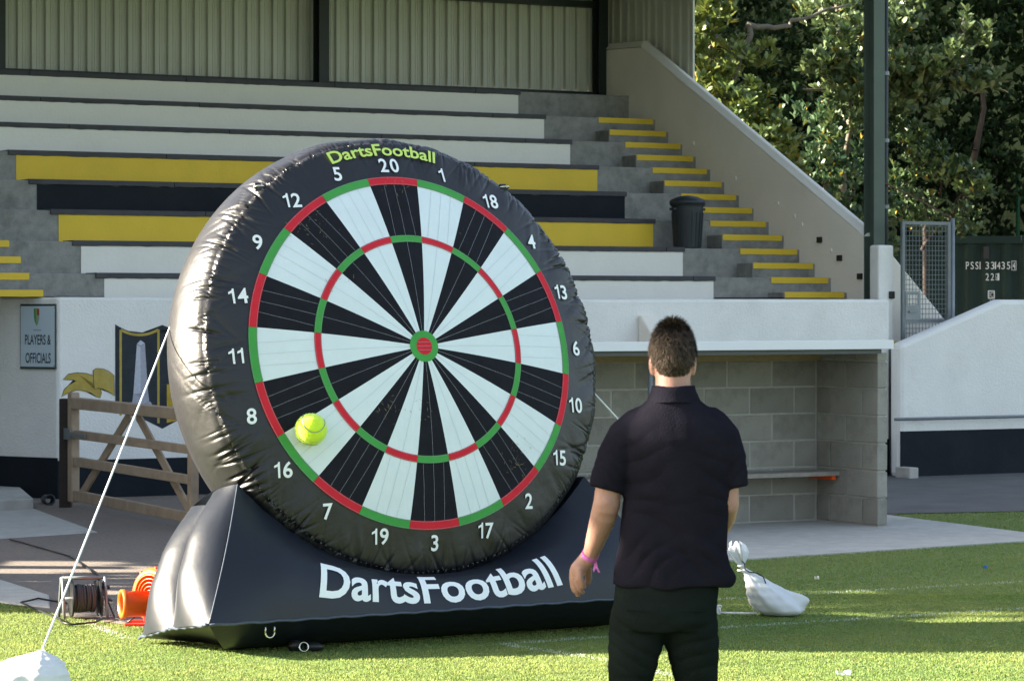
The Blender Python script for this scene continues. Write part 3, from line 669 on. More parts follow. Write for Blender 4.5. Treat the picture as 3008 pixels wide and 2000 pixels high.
for sg_ in (-1, 1): obj('bin_handle', MB().bar(bc + U * sg_ * .172 + Vector((0, 0, .44)), bc + U * sg_ * .208 + Vector((0, 0, .44)), .10, .03), M['bin'], bn, bev=.006)

# ------------------------------------------------------------------ mesh gate on the stairs
mg = thing('mesh_gate', 'tall grey steel mesh gate with lock plate standing in front of the green container', 'gate', S(5.1, 6.2, 0))
gs0, gs1, gz0, gz1, gt = 4.80, 5.415, 0.95, 2.735, 6.20
fr = MB()
for s in (gs0, gs1): sbox(fr, s - .018, s + .018, gt - .018, gt + .018, gz0, gz1)
for z in (gz0 + .018, 1.66, gz1 - .018): sbox(fr, gs0 + .018, gs1 - .018, gt - .0165, gt + .0165, z - .018, z + .018)
obj('gate_frame', fr, M['mesh_wire'], mg)
for i in range(1, 14):
    s = gs0 + (gs1 - gs0) * i / 14; obj('vertical_wire', MB().tube([S(s, gt, gz0 + .03), S(s, gt, gz1 - .03)], .0035, 5, False), M['mesh_wire'], mg)
for i in range(1, 34):
    z = gz0 + (gz1 - gz0) * i / 34
    obj('horizontal_wire', MB().tube([S(gs0 + .015, gt - .006, z), S(gs1 - .015, gt - .006, z)], .0035, 5, False), M['mesh_wire'], mg)
lk = MB(); sbox(lk, gs0 + .019, gs0 + .22, gt - .022, gt - .008, 1.68, 1.83); sbox(lk, gs0 + .019, gs0 + .05, gt - .022, gt - .008, 1.83, 1.98); sbox(lk, gs0 + .19, gs0 + .22, gt - .022, gt - .008, 1.83, 1.98); sbox(lk, gs0 + .05, gs0 + .19, gt - .022, gt - .008, 1.95, 1.98)
lko = obj('lock_plate', lk, M['zinc'], mg); obj('latch', MB().bar(S(gs0 + .06, gt - .035, 1.76), S(gs0 + .16, gt - .035, 1.77), .02, .02), M['zinc'], lko)
gp = obj('gate_post', MB().tube([S(5.485, 6.22, 0.0), S(5.485, 6.22, 2.775)], .026, 10), M['zinc'], smooth=True); tag(gp, 'slim round grey post at the hinge side of the mesh gate', 'post')
st = obj('stay_cable', MB().tube([S(4.80, 6.52, 3.15), S(5.13, 6.36, 2.98), S(5.485, 6.22, 2.765)], .009, 6), M['rust']); tag(st, 'thin rusty stay running from the green steel post down to the gate post', 'cable')

# ------------------------------------------------------------------ shipping container
cn = thing('shipping_container', 'dark green shipping container with white stencilled code behind the mesh gate', 'container', (4.65, 46.2, 0))
cx0, cx1, cy0, cy1, cz0, cz1 = 1.62, 7.70, 45.0, 47.4, 0.26, 2.86
def corr(u, v):
    x = cx0 + .12 + (cx1 - cx0 - .24) * u; k = int(round(u * 84)) % 4
    return (x, cy0 + (0.036 if k in (2, 3) else 0.0) + .01, cz0 + .14 + (cz1 - cz0 - .24) * v)
obj('side_panel', MB().grid(corr, 84, 1), M['container'], cn)
cf = MB()
cf.box((cx0 + .14, cy0 - .02, cz1 - .11), (cx1 - .14, cy0 + .1, cz1 - .002)); cf.box((cx0 + .14, cy0 - .02, cz0 + .002), (cx1 - .14, cy0 + .1, cz0 + .15))
cf.box((cx0 + .1, cy0 + .06, cz0 + .1), (cx1 - .1, cy1, cz1 - .03))
obj('frame_rails', cf, M['container'], cn)
for x in (cx0, cx1 - .14): obj('corner_post', MB().box((x, cy0 - .025, cz0), (x + .14, cy0 + .14, cz1)), M['container'], cn, bev=.008)
for x in (cx0 - .005, cx1 - .17):
    for z in (cz0 - .005, cz1 - .115): obj('corner_casting', MB().box((x, cy0 - .032, z), (x + .178, cy0 + .15, z + .12)), M['container'], cn, bev=.01)
for x in (1.9, 4.6, 7.3): obj('timber_sleeper', MB().box((x - .15, cy0 - .02, 0), (x + .15, cy1, cz0 - .006)), M['dark_wood'], cn)
obj('vent', MB().box((6.98, cy0 - .03, 2.52), (7.06, cy0 + .01, 2.70)), M['black_plastic'], cn)
def stencil(s, x0, x1, z0, z1):
    V, F = text_mesh(s, 0.0); w = V[:, 0].max(); lo, hi = V[:, 1].min(), V[:, 1].max()
    obj('lettering', MB().add([(x0 + (x1 - x0) * x / w, cy0 - .003, z0 + (z1 - z0) * (y - lo) / (hi - lo)) for x, y in V], F), M['stencil'], cn)
stencil('P', 6.72, 6.765, 2.365, 2.475); stencil('S', 6.79, 6.835, 2.365, 2.475); stencil('S', 6.86, 6.905, 2.365, 2.475); stencil('I', 6.922, 6.935, 2.365, 2.475)
for ch, x in zip('331435', (7.01, 7.09, 7.155, 7.165 + .015, 7.245, 7.325)):
    stencil(ch, x if ch != '1' else 7.147, (x + .05) if ch != '1' else 7.165, 2.365, 2.475)
stencil('4', 7.41, 7.45, 2.37, 2.47)
def frame_box(a, b, c, d, w):
    V = [(a, c), (b, c), (b, d), (a, d), (a + w, c + w), (b - w, c + w), (b - w, d - w), (a + w, d - w)]
    obj('stencil_box', MB().add([(x, cy0 - .003, z) for x, z in V], [(0, 1, 5, 4), (1, 2, 6, 5), (2, 3, 7, 6), (3, 0, 4, 7)]), M['stencil'], cn)
frame_box(7.395, 7.465, 2.35, 2.489, .007); frame_box(7.045, 7.145, 1.93, 2.05, .014)
for ch, x in zip('22G1', (7.01, 7.085, 7.15, 7.185)): stencil(ch, x + (.006 if ch == 'G' else 0), x + (.05 if ch == '2' else .028), 2.20, 2.305)
stencil('IC', 7.068, 7.122, 1.955, 2.025); stencil('33', 7.065, 7.125, 1.865, 1.91)
fc = thing('mesh_fence', 'bright green post and dark mesh fence rising behind the container', 'fence', (8.0, 48.5, 0))
obj('fence_post', MB().tube([(8.07, 48.5, 0), (8.07, 48.5, 3.95)], .032, 8), M['green_post'], fc); obj('fence_post', MB().tube([(5.6, 48.5, 0), (5.6, 48.5, 3.6)], .03, 8), M['container'], fc)
fm = MB()
for i in range(60): fm.bar((5.6 + i * .07, 48.5, 2.6), (5.6 + i * .07, 48.5, 3.6), .004, .004)
for i in range(9): fm.bar((5.6, 48.5, 2.7 + i * .11), (9.8, 48.5, 2.7 + i * .11), .004, .004)
obj('fence_mesh', fm, M['container'], fc, kind='stuff')

# ------------------------------------------------------------------ wooden field gate
gA = Vector((-3.97, 27.4, 0)); gB = Vector((-2.545, 24.40, 0)); gd = (gB - gA); gl = gd.length; gd.normalize(); gn = Vector((-gd.y, gd.x, 0))
wg = thing('field_gate', 'weathered brown wooden five bar gate standing open beside the white wall', 'gate', gA)
def G(a, z, o=0.0): return gA + gd * a + gn * o + Vector((0, 0, z))
stile = MB(); stile.hexa([G(0, .06, -.04), G(.12, .06, -.04), G(.12, .06, .04), G(0, .06, .04), G(0, 1.045, -.04), G(.12, 1.045, -.04), G(.12, 1.045, .04), G(0, 1.045, .04)])
obj('hanging_stile', stile, M['gate'], wg, bev=.012)
s2 = MB(); s2.hexa([G(gl - .09, .06, -.035), G(gl, .06, -.035), G(gl, .06, .035), G(gl - .09, .06, .035), G(gl - .09, 1.0, -.035), G(gl, 1.0, -.035), G(gl, 1.0, .035), G(gl - .09, 1.0, .035)])
obj('shutting_stile', s2, M['gate'], wg, bev=.008)
for z0, z1, th in ((.90, 1.0, .05), (.63, .71, .022), (.385, .47, .022), (.075, .17, .022)):
    m_ = MB(); m_.hexa([G(.122, z0, -th), G(gl - .092, z0, -th), G(gl - .092, z0, th), G(.122, z0, th), G(.122, z1, -th), G(gl - .092, z1 - .01, -th), G(gl - .092, z1 - .01, th), G(.122, z1, th)])
    obj('gate_rail', m_, M['gate'], wg, bev=.006)
for a0, a1 in ((gl * .47, .18), (gl * .53, gl - .16)): obj('gate_brace', MB().bar(G(a0, .895, .037), G(a1, .13, .037), .09, .022, gn), M['gate'], wg, bev=.004)
obj('hinge_strap', MB().bar(G(.0, .67, -.046), G(.55, .67, -.046), .008, .035), M['zinc'], wg); obj('hinge_plate', MB().bar(G(-.11, .67, -.05), G(.13, .67, -.05), .012, .10), M['zinc'], wg)
pg = gA - gd * .10
gpo = obj('gate_post', MB().hexa([(pg.x - .075, pg.y - .06, 0), (pg.x + .03, pg.y - .06, 0), (pg.x + .03, pg.y + .06, 0), (pg.x - .075, pg.y + .06, 0), (pg.x - .075, pg.y - .06, .985), (pg.x + .03, pg.y - .06, .985), (pg.x + .03, pg.y + .06, .985), (pg.x - .075, pg.y + .06, .985)]), M['dark_wood'], bev=.008)
tag(gpo, 'dark stained square timber post that the wooden gate hangs from', 'post')
dr = obj('drain_pipe', MB().lathe((-4.22, 27.75, .055), (.25, -1, .05), [(-.4, .045), (0, .045), (.004, .052), (.012, .052), (.012, .036), (-.2, .036)], 20), M['bin'], smooth=True); tag(dr, 'short dark drain pipe end lying at the foot of the gate post', 'pipe')

# ------------------------------------------------------------------ the inflatable dartboard
DC = Vector((-0.5483, 16.75, 1.57)); DY = R(30.15); DT = R(13.14); ROLL = R(0.73)
DA = Vector((math.cos(DY), math.sin(DY), 0)); NH = Vector((math.sin(DY), -math.cos(DY), 0)); DN = NH * math.cos(DT) + Vector((0, 0, 1)) * math.sin(DT)
DU = Vector((-DA.y, DA.x, 0)) * math.sin(DT) + Vector((0, 0, 1)) * math.cos(DT)
RR, RS, BB = 0.993, 1.225, 0.131
def foff(r): return BB * (1 - (r / RR) ** 2)
def D(r, A, lift=0.0):
    A = A + ROLL; n_ = DN
    return DC + DA * (r * math.cos(A)) + DU * (r * math.sin(A)) + DN * (foff(r) + lift)
def Dxy(x, y, lift): return D(math.hypot(x, y), math.atan2(y, x), lift)
inf = thing('inflatable_dartboard', 'giant black inflatable dartboard with numbered segments on a black inflated base', 'inflatable', (-0.5483, 16.75, 0))
# body with puckered seams
NA = 1440
ang = np.linspace(0, 2 * np.pi, NA, endpoint=False)
prof = []   # (radius, offset along the normal, pucker weight side: distance from the front seam)
for r in np.linspace(0.0, 0.90, 8): prof.append((r, foff(r), 9))
for r in np.linspace(0.93, RS, 26): prof.append((r, foff(r) - 0.010 * max(0, (r - 1.12) / .105) ** 2, RS - r))
offs = foff(RS) - 0.012
for v in np.linspace(0.02, 0.98, 30) ** 1.0: prof.append((RS + 0.060 * math.sin(math.pi * v) ** 0.75, offs - 0.46 * v, -min(v, 1.0) * 0.46))
for r in np.linspace(RS, 0.0, 10): prof.append((r, offs - 0.46 - 0.12 * (1 - (r / RS) ** 2), -9))
prof = np.array(prof)
g2 = np.random.default_rng(11)
pw = np.zeros((len(prof), NA)); dist = np.abs(prof[:, 2])
npk = 300
for i in range(npk):
    a0 = g2.uniform(0, 2 * np.pi); wd = g2.uniform(0.0025, 0.009); dep = g2.uniform(0.003, 0.013) * (1.9 if g2.random() < .15 else 1); ln = g2.uniform(0.02, 0.10); slant = g2.normal(0, .5)
    dd = (ang[None, :] - a0 - slant * prof[:, 2:3] * (np.abs(prof[:, 2:3]) < 1) + np.pi) % (2 * np.pi) - np.pi
    wdt = wd * (0.6 + 4 * np.minimum(dist, .3)[:, None])
    pw += dep * np.exp(-(dd / wdt) ** 2) * np.exp(-(dist / ln) ** 1.3)[:, None] * (dist < 1)[:, None]
for i in range(22):
    a0 = g2.uniform(R(120), R(235)) if i < 13 else g2.uniform(0, 2 * np.pi); dd = (ang[None, :] - a0 - g2.normal(0, .25) * prof[:, 2:3] * (np.abs(prof[:, 2:3]) < 1) + np.pi) % (2 * np.pi) - np.pi
    pw += g2.uniform(.014, .024) * np.exp(-(dd / g2.uniform(.004, .008)) ** 2) * np.exp(-(dist / g2.uniform(.05, .10)) ** 2)[:, None] * (dist < 1)[:, None]
sag = 0.010 * np.exp(-(dist / .012) ** 2)[:, None] * (dist < 1)[:, None]
und = 0.004 * np.sin(ang * 23 + 1.3 * np.sin(ang * 5))[None, :] * np.exp(-((dist - .08) / .1) ** 2)[:, None] * (dist < 1)[:, None]
# long soft drag lines across the black rim
drag = np.zeros_like(pw)
for i in range(46):
    a0 = g2.uniform(0, 2 * np.pi); wd = g2.uniform(0.012, 0.04); dep = g2.uniform(-0.007, 0.007)
    dd = (ang[None, :] - a0 + 0.5 * g2.normal() * (prof[:, 2:3] - .12) + np.pi) % (2 * np.pi) - np.pi
    drag += dep * np.exp(-(dd / wd) ** 2) * np.exp(-((prof[:, 2:3] - .10) / .075) ** 2)
tot = pw + sag + und
front = (prof[:, 2] > 0)[:, None]; band = ((prof[:, 2] <= 0) & (prof[:, 2] > -1))[:, None]
r_ = prof[:, 0:1] - np.where(band, tot * 1.25, 0.35 * tot); o_ = prof[:, 1:2] - np.where(front, tot * 0.9 - drag, 0.0)
ca, sa = np.cos(ang + ROLL)[None, :], np.sin(ang + ROLL)[None, :]
dA, dU, dN, dC = (np.array(v[:]) for v in (DA, DU, DN, DC))
Vd = dC + (r_ * ca)[..., None] * dA + (r_ * sa)[..., None] * dU + (o_ + 0 * ca)[..., None] * dN
ii = np.arange(len(prof) - 1)[:, None] * NA; jj = np.arange(NA)[None, :]; j2 = (jj + 1) % NA
Fd = np.stack([ii + jj, ii + j2, ii + NA + j2, ii + NA + jj], -1).reshape(-1, 4)
fast_obj('disc_body', Vd.reshape(-1, 3), Fd[:, ::-1], M['pvc'], inf, smooth=True)
order = [20, 1, 18, 4, 13, 6, 10, 15, 2, 17, 3, 19, 7, 16, 8, 11, 14, 9, 12, 5]
def sector(r0, r1, A0, A1, lift, nr, na, thick=0.0):
    return MB().grid(lambda u, v: D(r0 + (r1 - r0) * v, A1 + (A0 - A1) * u, lift), na, nr)
for i, num in enumerate(order):
    mid = R(90 - 18 * i); A0, A1 = mid - R(9), mid + R(9); blk = i % 2 == 0
    fab = M['board_black'] if blk else M['board_white']; c1 = M['board_red'] if blk else M['board_green']; c2 = M['board_green'] if blk else M['board_red']
    for (ra, rb_) in ((0.080, 0.604), (0.636, 0.952)):
        sgm = obj('segment', sector(ra, rb_, A0, A1, 0.0045, 8, 6), fab, inf, smooth=True); sgm['label'] = 'black fabric segment' if blk else 'white fabric segment'
        st_ = MB()
        for q in ((0.25, .5, .75) if (ra > .3) else (.5,)):
            aa = A0 + (A1 - A0) * q; wv = rng.uniform(-.0012, .0012)
            pts = []
            # seams run parallel to the segment's middle line
            for v in range(13):
                r = ra + .004 + (rb_ - ra - .008) * v / 12; off = (q - .5) * (A1 - A0) * 0.80
                x = r; y = off
                an = mid + math.atan2(y, x) + wv * math.sin(v); pts.append((math.hypot(x, y), an))
            pts = [(r, a) for r, a in pts if A0 + .01 < a < A1 - .01]
            for k in range(len(pts) - 1):
                (ra_, aa_), (rb2, ab_) = pts[k], pts[k + 1]; w_ = 0.0009
                st_.add([D(ra_, aa_ - w_ / ra_, .0062), D(rb2, ab_ - w_ / rb2, .0062), D(rb2, ab_ + w_ / rb2, .0062), D(ra_, aa_ + w_ / ra_, .0062)], [(0, 1, 2, 3)])
            if st_.v: obj('stitching', st_, M['thread'] if blk else M['pale_thread'], sgm, weld=True)
            st_ = MB()
    for (ra, rb_, c) in ((0.600, 0.640, c2), (0.947, 0.994, c1)):
        rp_ = obj('ring_piece', sector(ra, rb_, A0 + .001, A1 - .001, 0.0075, 2, 8), c, inf, smooth=True); rp_['label'] = ('red' if c is M['board_red'] else 'green') + ' ring piece'
        for rr in (ra + .004, rb_ - .004):
            st_ = MB()
            for k in range(8):
                a_, b_ = A0 + (A1 - A0) * k / 8, A0 + (A1 - A0) * (k + 1) / 8
                st_.add([D(rr - .0009, a_, .009), D(rr + .0009, a_, .009), D(rr + .0009, b_, .009), D(rr - .0009, b_, .009)], [(0, 1, 2, 3)])
            obj('stitching', st_, M['thread'], rp_, weld=True)
    # number
    V, F = numeral(str(num)); V, F = split_long(V, F, 0.35); hgt = 0.084 / 0.72
    V = V * hgt * np.array([0.95, 1.0]); cx_, cy_ = (V[:, 0].max() + V[:, 0].min()) / 2, (V[:, 1].max() + V[:, 1].min()) / 2
    rn = 1.064; nx, ny = rn * math.cos(mid), rn * math.sin(mid)
    obj('number', MB().add([Dxy(nx + x - cx_, ny + y - cy_, 0.0085) for x, y in V], F), M['digit'], inf)
obj('bull_ring', MB().grid(lambda u, v: D(.046 + .041 * v, -2 * math.pi * u, .0085), 40, 2), M['board_green'], inf, smooth=True, weld=True)
bl = obj('bullseye', MB().grid(lambda u, v: D(.0005 + .0475 * v, -2 * math.pi * u, .0105), 36, 2), M['board_red'], inf, smooth=True, weld=True)
st_ = MB()
for y in (-.022, .0, .022):
    st_ = MB(); w_ = math.sqrt(.046 ** 2 - y * y); st_.add([Dxy(-w_, y - .001, .0125), Dxy(w_, y - .001, .0125), Dxy(w_, y + .001, .0125), Dxy(-w_, y + .001, .0125)], [(0, 1, 2, 3)])
    obj('stitching', st_, M['thread'], bl)
V, F = text_mesh('DartsFootball', 0.018); V, F = split_long(V, F, 0.35); wt = V[:, 0].max()
span = R(33.5); P = []
for x, y in V:
    a = R(91) + span / 2 - span * x / wt; r = 1.128 + y * 0.073 / 0.72; P.append(D(r, a, 0.011))
obj('lettering', MB().add(P, F), M['lime'], inf, label='lime green lettering along the top rim')
# stray grass stuck to the loop fabric
gcl = MB()
for (cx_, cy_, n_, sp) in ((0.56, -0.62, 45, .07), (-0.54, .70, 30, .06), (-0.28, -0.33, 26, .05), (-0.05, -0.36, 14, .05), (0.0, .93, 16, .04), (-.45, .38, 10, .05), (.36, .62, 6, .05)):
    for k in range(n_):
        x, y = cx_ + rng.gauss(0, sp), cy_ + rng.gauss(0, sp * .8); a = rng.uniform(0, 6.3); l_ = rng.uniform(.006, .022)
        dx, dy = math.cos(a) * l_, math.sin(a) * l_; w_ = .0011
        gcl.add([Dxy(x - dy * .05, y + dx * .05, .010), Dxy(x + dx, y + dy, .014), Dxy(x + dx + w_, y + dy + w_, .014), Dxy(x + w_ * 1.4, y + w_, .010)], [(0, 1, 2, 3)])
obj('grass_clippings', gcl, M['straw'], inf, kind='stuff')
# seam stitches along the rim
sm = MB()
for k in range(0, NA, 6):
    p = [Vector(Vd[33, (k + q) % NA]) + DN * .002 for q in range(5)]; sm.tube(p[:3], .0010, 4, False)
obj('rim_seam', sm, M['thread'], inf, kind='stuff')
# base --------------------------------------------------------------
BO = Vector((-0.5483, 16.75, 0))
def B(w, o, z): return BO + DA * w + NH * o + Vector((0, 0, z))
def seam_b(s): return B(-1.43 + 2.86 * s, 0.45 + 0.02 * math.sin(math.pi * s), 0.180 + 0.02 * s)
A_L, A_R = R(-147.5), R(-33.5)
def seam_t(s):
    a = A_L + (A_R - A_L) * s
    r = RS + 0.055 * (1 - math.sin(math.pi * s)) ** 2.2 + 0.005
    return DC + DA * (r * math.cos(a)) + DU * (r * math.sin(a)) + DN * (foff(RS) - 0.035)
def panel(s, v, lift=0.0):
    b_, t_ = seam_b(s), seam_t(s); p = b_ * (1 - v) + t_ * v
    d = (t_ - b_); n_ = DA.cross(d).normalized()
    if n_.dot(NH) < 0: n_ = -n_
    e = min(1.0, min(s, 1 - s) / 0.16); bul = 0.105 * math.sin(math.pi * min(1, v * 1.0)) * (0.35 + 0.65 * math.sin(e * math.pi / 2)) * min(1.0, d.length / .45 + .15)
    wr = 0.003 * math.sin(s * 130 + 2 * math.sin(s * 31)) * math.exp(-((1 - v) / .12) ** 2)
    return p + n_ * (bul + lift + wr)
bb = MB(); bb.grid(lambda u, v: panel(u, v), 120, 24)
def patch(c00, c10, c11, c01, bulge, out, nu=22, nv=24, mode='tube'):   # u across the tube, v along it
    c = [Vector(x) for x in (c00, c10, c11, c01)]
    def fn(u, v):
        p = c[0] * (1 - u) * (1 - v) + c[1] * u * (1 - v) + c[2] * u * v + c[3] * (1 - u) * v
        return p + out * (bulge * math.sin(math.pi * u) ** 0.7 * min(1, 0.25 + 3.2 * v * (1 - v) if v < .5 else 0.25 + 3.2 * v * (1 - v)))
    bb.grid(fn, nu, nv)
FLp, MLp, BLp = seam_b(0), B(-1.44, 0.0, 0.12), B(-1.42, -0.45, 0.03)
TLp, MTp, BTp = seam_t(0), B(-1.112, -0.20, 0.81), B(-1.103, -0.50, 0.72)
outL = (-DA + Vector((0, 0, .15))).normalized()
patch(FLp, MLp, MTp, TLp, 0.125, outL); patch(MLp, BLp, BTp, MTp - DA * .02 - Vector((0, 0, .06)), 0.115, outL)
def mir(p):
    q = p - BO; w = q.dot(DA); return p - DA * (2 * w)
outR = (DA + Vector((0, 0, .15))).normalized()
patch(seam_b(1), mir(MLp), mir(MTp), seam_t(1), 0.085, outR); patch(mir(MLp), mir(BLp), mir(BTp), mir(MTp), 0.085, outR)
# saddle under the disc, back panel, underside
def saddle(u, v):
    a = A_L + (A_R - A_L) * u; t_ = seam_t(u)
    e = abs(2 * u - 1)
    k = DC + DA * ((RS + .04) * math.cos(a)) + DU * ((RS + .04) * math.sin(a)) + DN * (offs - 0.46)
    endp = BTp if u < .5 else mir(BTp)
    k = k * (1 - e ** 6) + endp * e ** 6
    mid_ = (MTp if u < .5 else mir(MTp)); p = t_ * (1 - v) + k * v
    return p + Vector((0, 0, 0.03 * math.sin(math.pi * v) * e ** 6))
bb.grid(saddle, 60, 10)
bb.grid(lambda u, v: saddle(u, 1) * (1 - v) + (BLp * (1 - u) + mir(BLp) * u) * v - NH * (.10 * math.sin(math.pi * v)), 60, 10)
cF = lambda u: B(-1.12 + 2.24 * u, 0.03, 0.002)
bb.grid(lambda u, v: seam_b(u) * (1 - v) + cF(u) * v - Vector((0, 0, 0.045 * math.sin(math.pi * v))) + NH * (.03 * math.sin(math.pi * v)), 60, 8)
bb.grid(lambda u, v: (FLp * (1 - u) + MLp * u) * (1 - v) + (cF(0) * (1 - u) + B(-1.1, -.2, .002) * u) * v, 10, 5)
bb.grid(lambda u, v: (MLp * (1 - u) + BLp * u) * (1 - v) + (B(-1.1, -.2, .002) * (1 - u) + B(-1.2, -.45, .002) * u) * v, 10, 5)
bb.grid(lambda u, v: mir((FLp * (1 - u) + MLp * u) * (1 - v) + (cF(0) * (1 - u) + B(-1.1, -.2, .002) * u) * v), 10, 5)
bb.grid(lambda u, v: mir((MLp * (1 - u) + BLp * u) * (1 - v) + (B(-1.1, -.2, .002) * (1 - u) + B(-1.2, -.45, .002) * u) * v), 10, 5)
bb.grid(lambda u, v: B(-1.12 + 2.24 * u, .03 - .48 * v, .002), 4, 2)
base = obj('inflated_base', bb, M['pvc_base'], inf, smooth=True, weld=False)
pp = MB(); pp.tube([seam_b(i / 60) + NH * .004 + Vector((0, 0, .003 * math.sin(i * 1.7))) for i in range(61)], .008, 6)
obj('seam_piping', pp, M['piping'], base, smooth=True)
pp = MB()
for a_, b_ in ((FLp, MLp), (MLp, BLp)):
    pp.tube([a_.lerp(b_, i / 14) + outL * .012 + Vector((0, 0, .006 * math.sin(i * 2.1) * math.sin(i))) for i in range(15)], (.016, .006), 6) if False else pp.tube([a_.lerp(b_, i / 14) + outL * .012 + Vector((0, 0, .005 * math.sin(i * 2.1))) for i in range(15)], .010, 6)
pp.tube([panel(0.0, i / 20) - DA * .002 for i in range(21)], .0035, 5)
obj('seam_piping', pp, M['piping'], base, smooth=True)
# lettering on the base panel
V, F = text_mesh('DartsFootball', 0.022); V, F = split_long(V, F, 0.16); wt = V[:, 0].max(); P = []
for x, y in V:
    s = 0.212 + (0.752 - 0.212) * x / wt; Lp = (seam_t(s) - seam_b(s)).length * 1.03
    v0 = (0.034 + 0.85 * (s - .5) ** 2) / Lp; P.append(panel(s, v0 + y * ((0.152 + 0.62 * (s - .5) ** 2) / 0.72) / Lp, 0.004))
obj('lettering', MB().add(P, F), M['digit'], base, label='large white lettering curving across the base')
# D rings
def d_ring(p, parent):
    o = obj('d_ring', MB().ring(p + Vector((0, 0, -.012)), NH, .026, .0045, 16, 6, (0, math.pi), up=DA * -1).tube([p - DA * .026 + Vector((0, 0, -.012)), p - DA * .026 + Vector((0, 0, .018))], .0045, 6).tube([p + DA * .026 + Vector((0, 0, -.012)), p + DA * .026 + Vector((0, 0, .018))], .0045, 6), M['chrome'], parent, smooth=True)
    return o
for s in (0.118, 0.955): d_ring(seam_b(s) + NH * .012 - Vector((0, 0, .045)), base)
for a in (R(130), R(52)):
    p = DC + DA * ((RS + .008) * math.cos(a)) + DU * ((RS + .008) * math.sin(a)) + DN * (foff(RS) - .03)
    obj('d_ring', MB().ring(p + DN * .012, DU, .028, .005, 18, 6), M['chrome'], inf, smooth=True)
    obj('ring_tab', MB().bar(p - DA * .02, p + DA * .02 , .05, .012, DN), M['pvc_base'], inf, bev=.003)

# ball stuck to the board
bp_ = Dxy(-0.735, -0.435, 0.0); bc = bp_ + DN * 0.082
ball = thing('tennis_ball', 'large fuzzy yellow ball stuck to the dartboard beside the number 16 segment', 'ball', bc)
obj('felt', MB().ellipsoid(bc, (.0855, .0855, .0855), 48, 32), M['ball'], ball, smooth=True)
fz = MB(); rq = random.Random(3)
for k in range(2600):
    d = Vector((rq.gauss(0, 1), rq.gauss(0, 1), rq.gauss(0, 1))).normalized(); t_ = d.orthogonal().normalized(); p = bc + d * .085
    t_ = Quaternion(d, rq.uniform(0, 6.28)) @ t_; q = p + d * rq.uniform(.003, .007) + t_ * rq.uniform(-.004, .004); fz.add([p - t_ * .0006, p + t_ * .0006, q], [(0, 1, 2)])
obj('fuzz', fz, M['ball'], ball, kind='stuff')
cm = []
for i in range(60):
    t_ = i / 60 * 2 * math.pi; a_, b_ = .75, .25
    v = Vector((a_ * math.cos(t_) + b_ * math.cos(3 * t_), a_ * math.sin(t_) - b_ * math.sin(3 * t_), 2 * math.sqrt(a_ * b_) * math.sin(2 * t_))).normalized()
    v = Quaternion((1, 0, 0), 2.2) @ (Quaternion((0, 0, 1), .5) @ v); cm.append(bc + v * .0868)
obj('seam_line', MB().tube(cm + [cm[0]], .0021, 5, False), M['ink_soft'], ball, smooth=True)

# ------------------------------------------------------------------ ropes, sacks
def DP(r, a, o): return DC + DA * (r * math.cos(a)) + DU * (r * math.sin(a)) + DN * o
def rope(name, pts, r, label):
    P = []
    for i in range(len(pts) - 1):
        for k in range(12): P.append(Vector(pts[i]).lerp(Vector(pts[i + 1]), k / 12))
    P.append(Vector(pts[-1])); o = obj(name, MB().tube(P, r, 8), M['rope'], smooth=True); tag(o, label, 'rope', 'guy ropes of the inflatable'); return o
knotL = Vector((-2.195, 14.2, 0.215))
rope('guy_rope', [DP(1.255, R(168), -.44), knotL], .0052, 'taut white guy rope from the left edge of the dartboard down to the near sack')
def sack(name, center, size, neck, label, cat, lean, tail=None, seed=1, prof_=[(0, .0), (.03, .72), (.12, .97), (.25, 1.0), (.4, .90), (.55, .70), (.7, .46), (.85, .22), (.95, .085), (1.0, .055)]):
    r_ = random.Random(seed); t = thing(name, label, cat, center, 'white weight sacks')
    c = Vector(center); nk = Vector(neck); mb = MB(); n = 72; rows = 26; V = []; F = []
    for j in range(rows + 1):
        v = j / rows
        if v < .62: rad = math.sqrt(max(0, 1 - ((v - .26) / .36) ** 2)) if v > .26 else (0.55 + .45 * math.sin(v / .26 * math.pi / 2)) if v > 0 else .05
        rad = {True: None}.get(False, 0)
        for q in range(len(prof_) - 1):
            if prof_[q][0] <= v <= prof_[q + 1][0]:
                f_ = (v - prof_[q][0]) / (prof_[q + 1][0] - prof_[q][0]); f_ = f_ * f_ * (3 - 2 * f_) if q > 0 else f_ ** .5; rad = prof_[q][1] * (1 - f_) + prof_[q + 1][1] * f_; break
        ax = Vector((c.x, c.y, 0)).lerp(nk, v ** 1.6) if False else Vector((c.x + (nk.x - c.x) * v ** 1.3, c.y + (nk.y - c.y) * v ** 1.3, nk.z * v))
        for i in range(n):
            a = 2 * math.pi * i / n
            fold = 1 + (.015 + (.13 if seed == 5 else .075) * v ** 2) * rad ** .2 * (.5 * math.sin(9 * a + 2.2 * math.sin(3 * a) + seed) + .5 * math.sin(14 * a + seed * 2 + 2 * v)) * min(1, v * 2.2)
            lump = 1 + .05 * math.sin(3 * a + seed + 4 * v) + .03 * math.sin(7 * a + 6 * v)
            V.append(ax + Vector((math.cos(a) * size[0] * rad * fold * lump + (.075 * math.exp(-(a if a < math.pi else a - 2 * math.pi) ** 2 / .06) * math.exp(-((v - .36) / .14) ** 2) if seed == 5 else 0), math.sin(a) * size[1] * rad * fold * lump, 0)))
    for j in range(rows):
        for i in range(n): F.append((j * n + i, j * n + (i + 1) % n, (j + 1) * n + (i + 1) % n, (j + 1) * n + i))
    mb.add(V, F); obj('sack_body', mb, M['bag'], t, smooth=True); return t
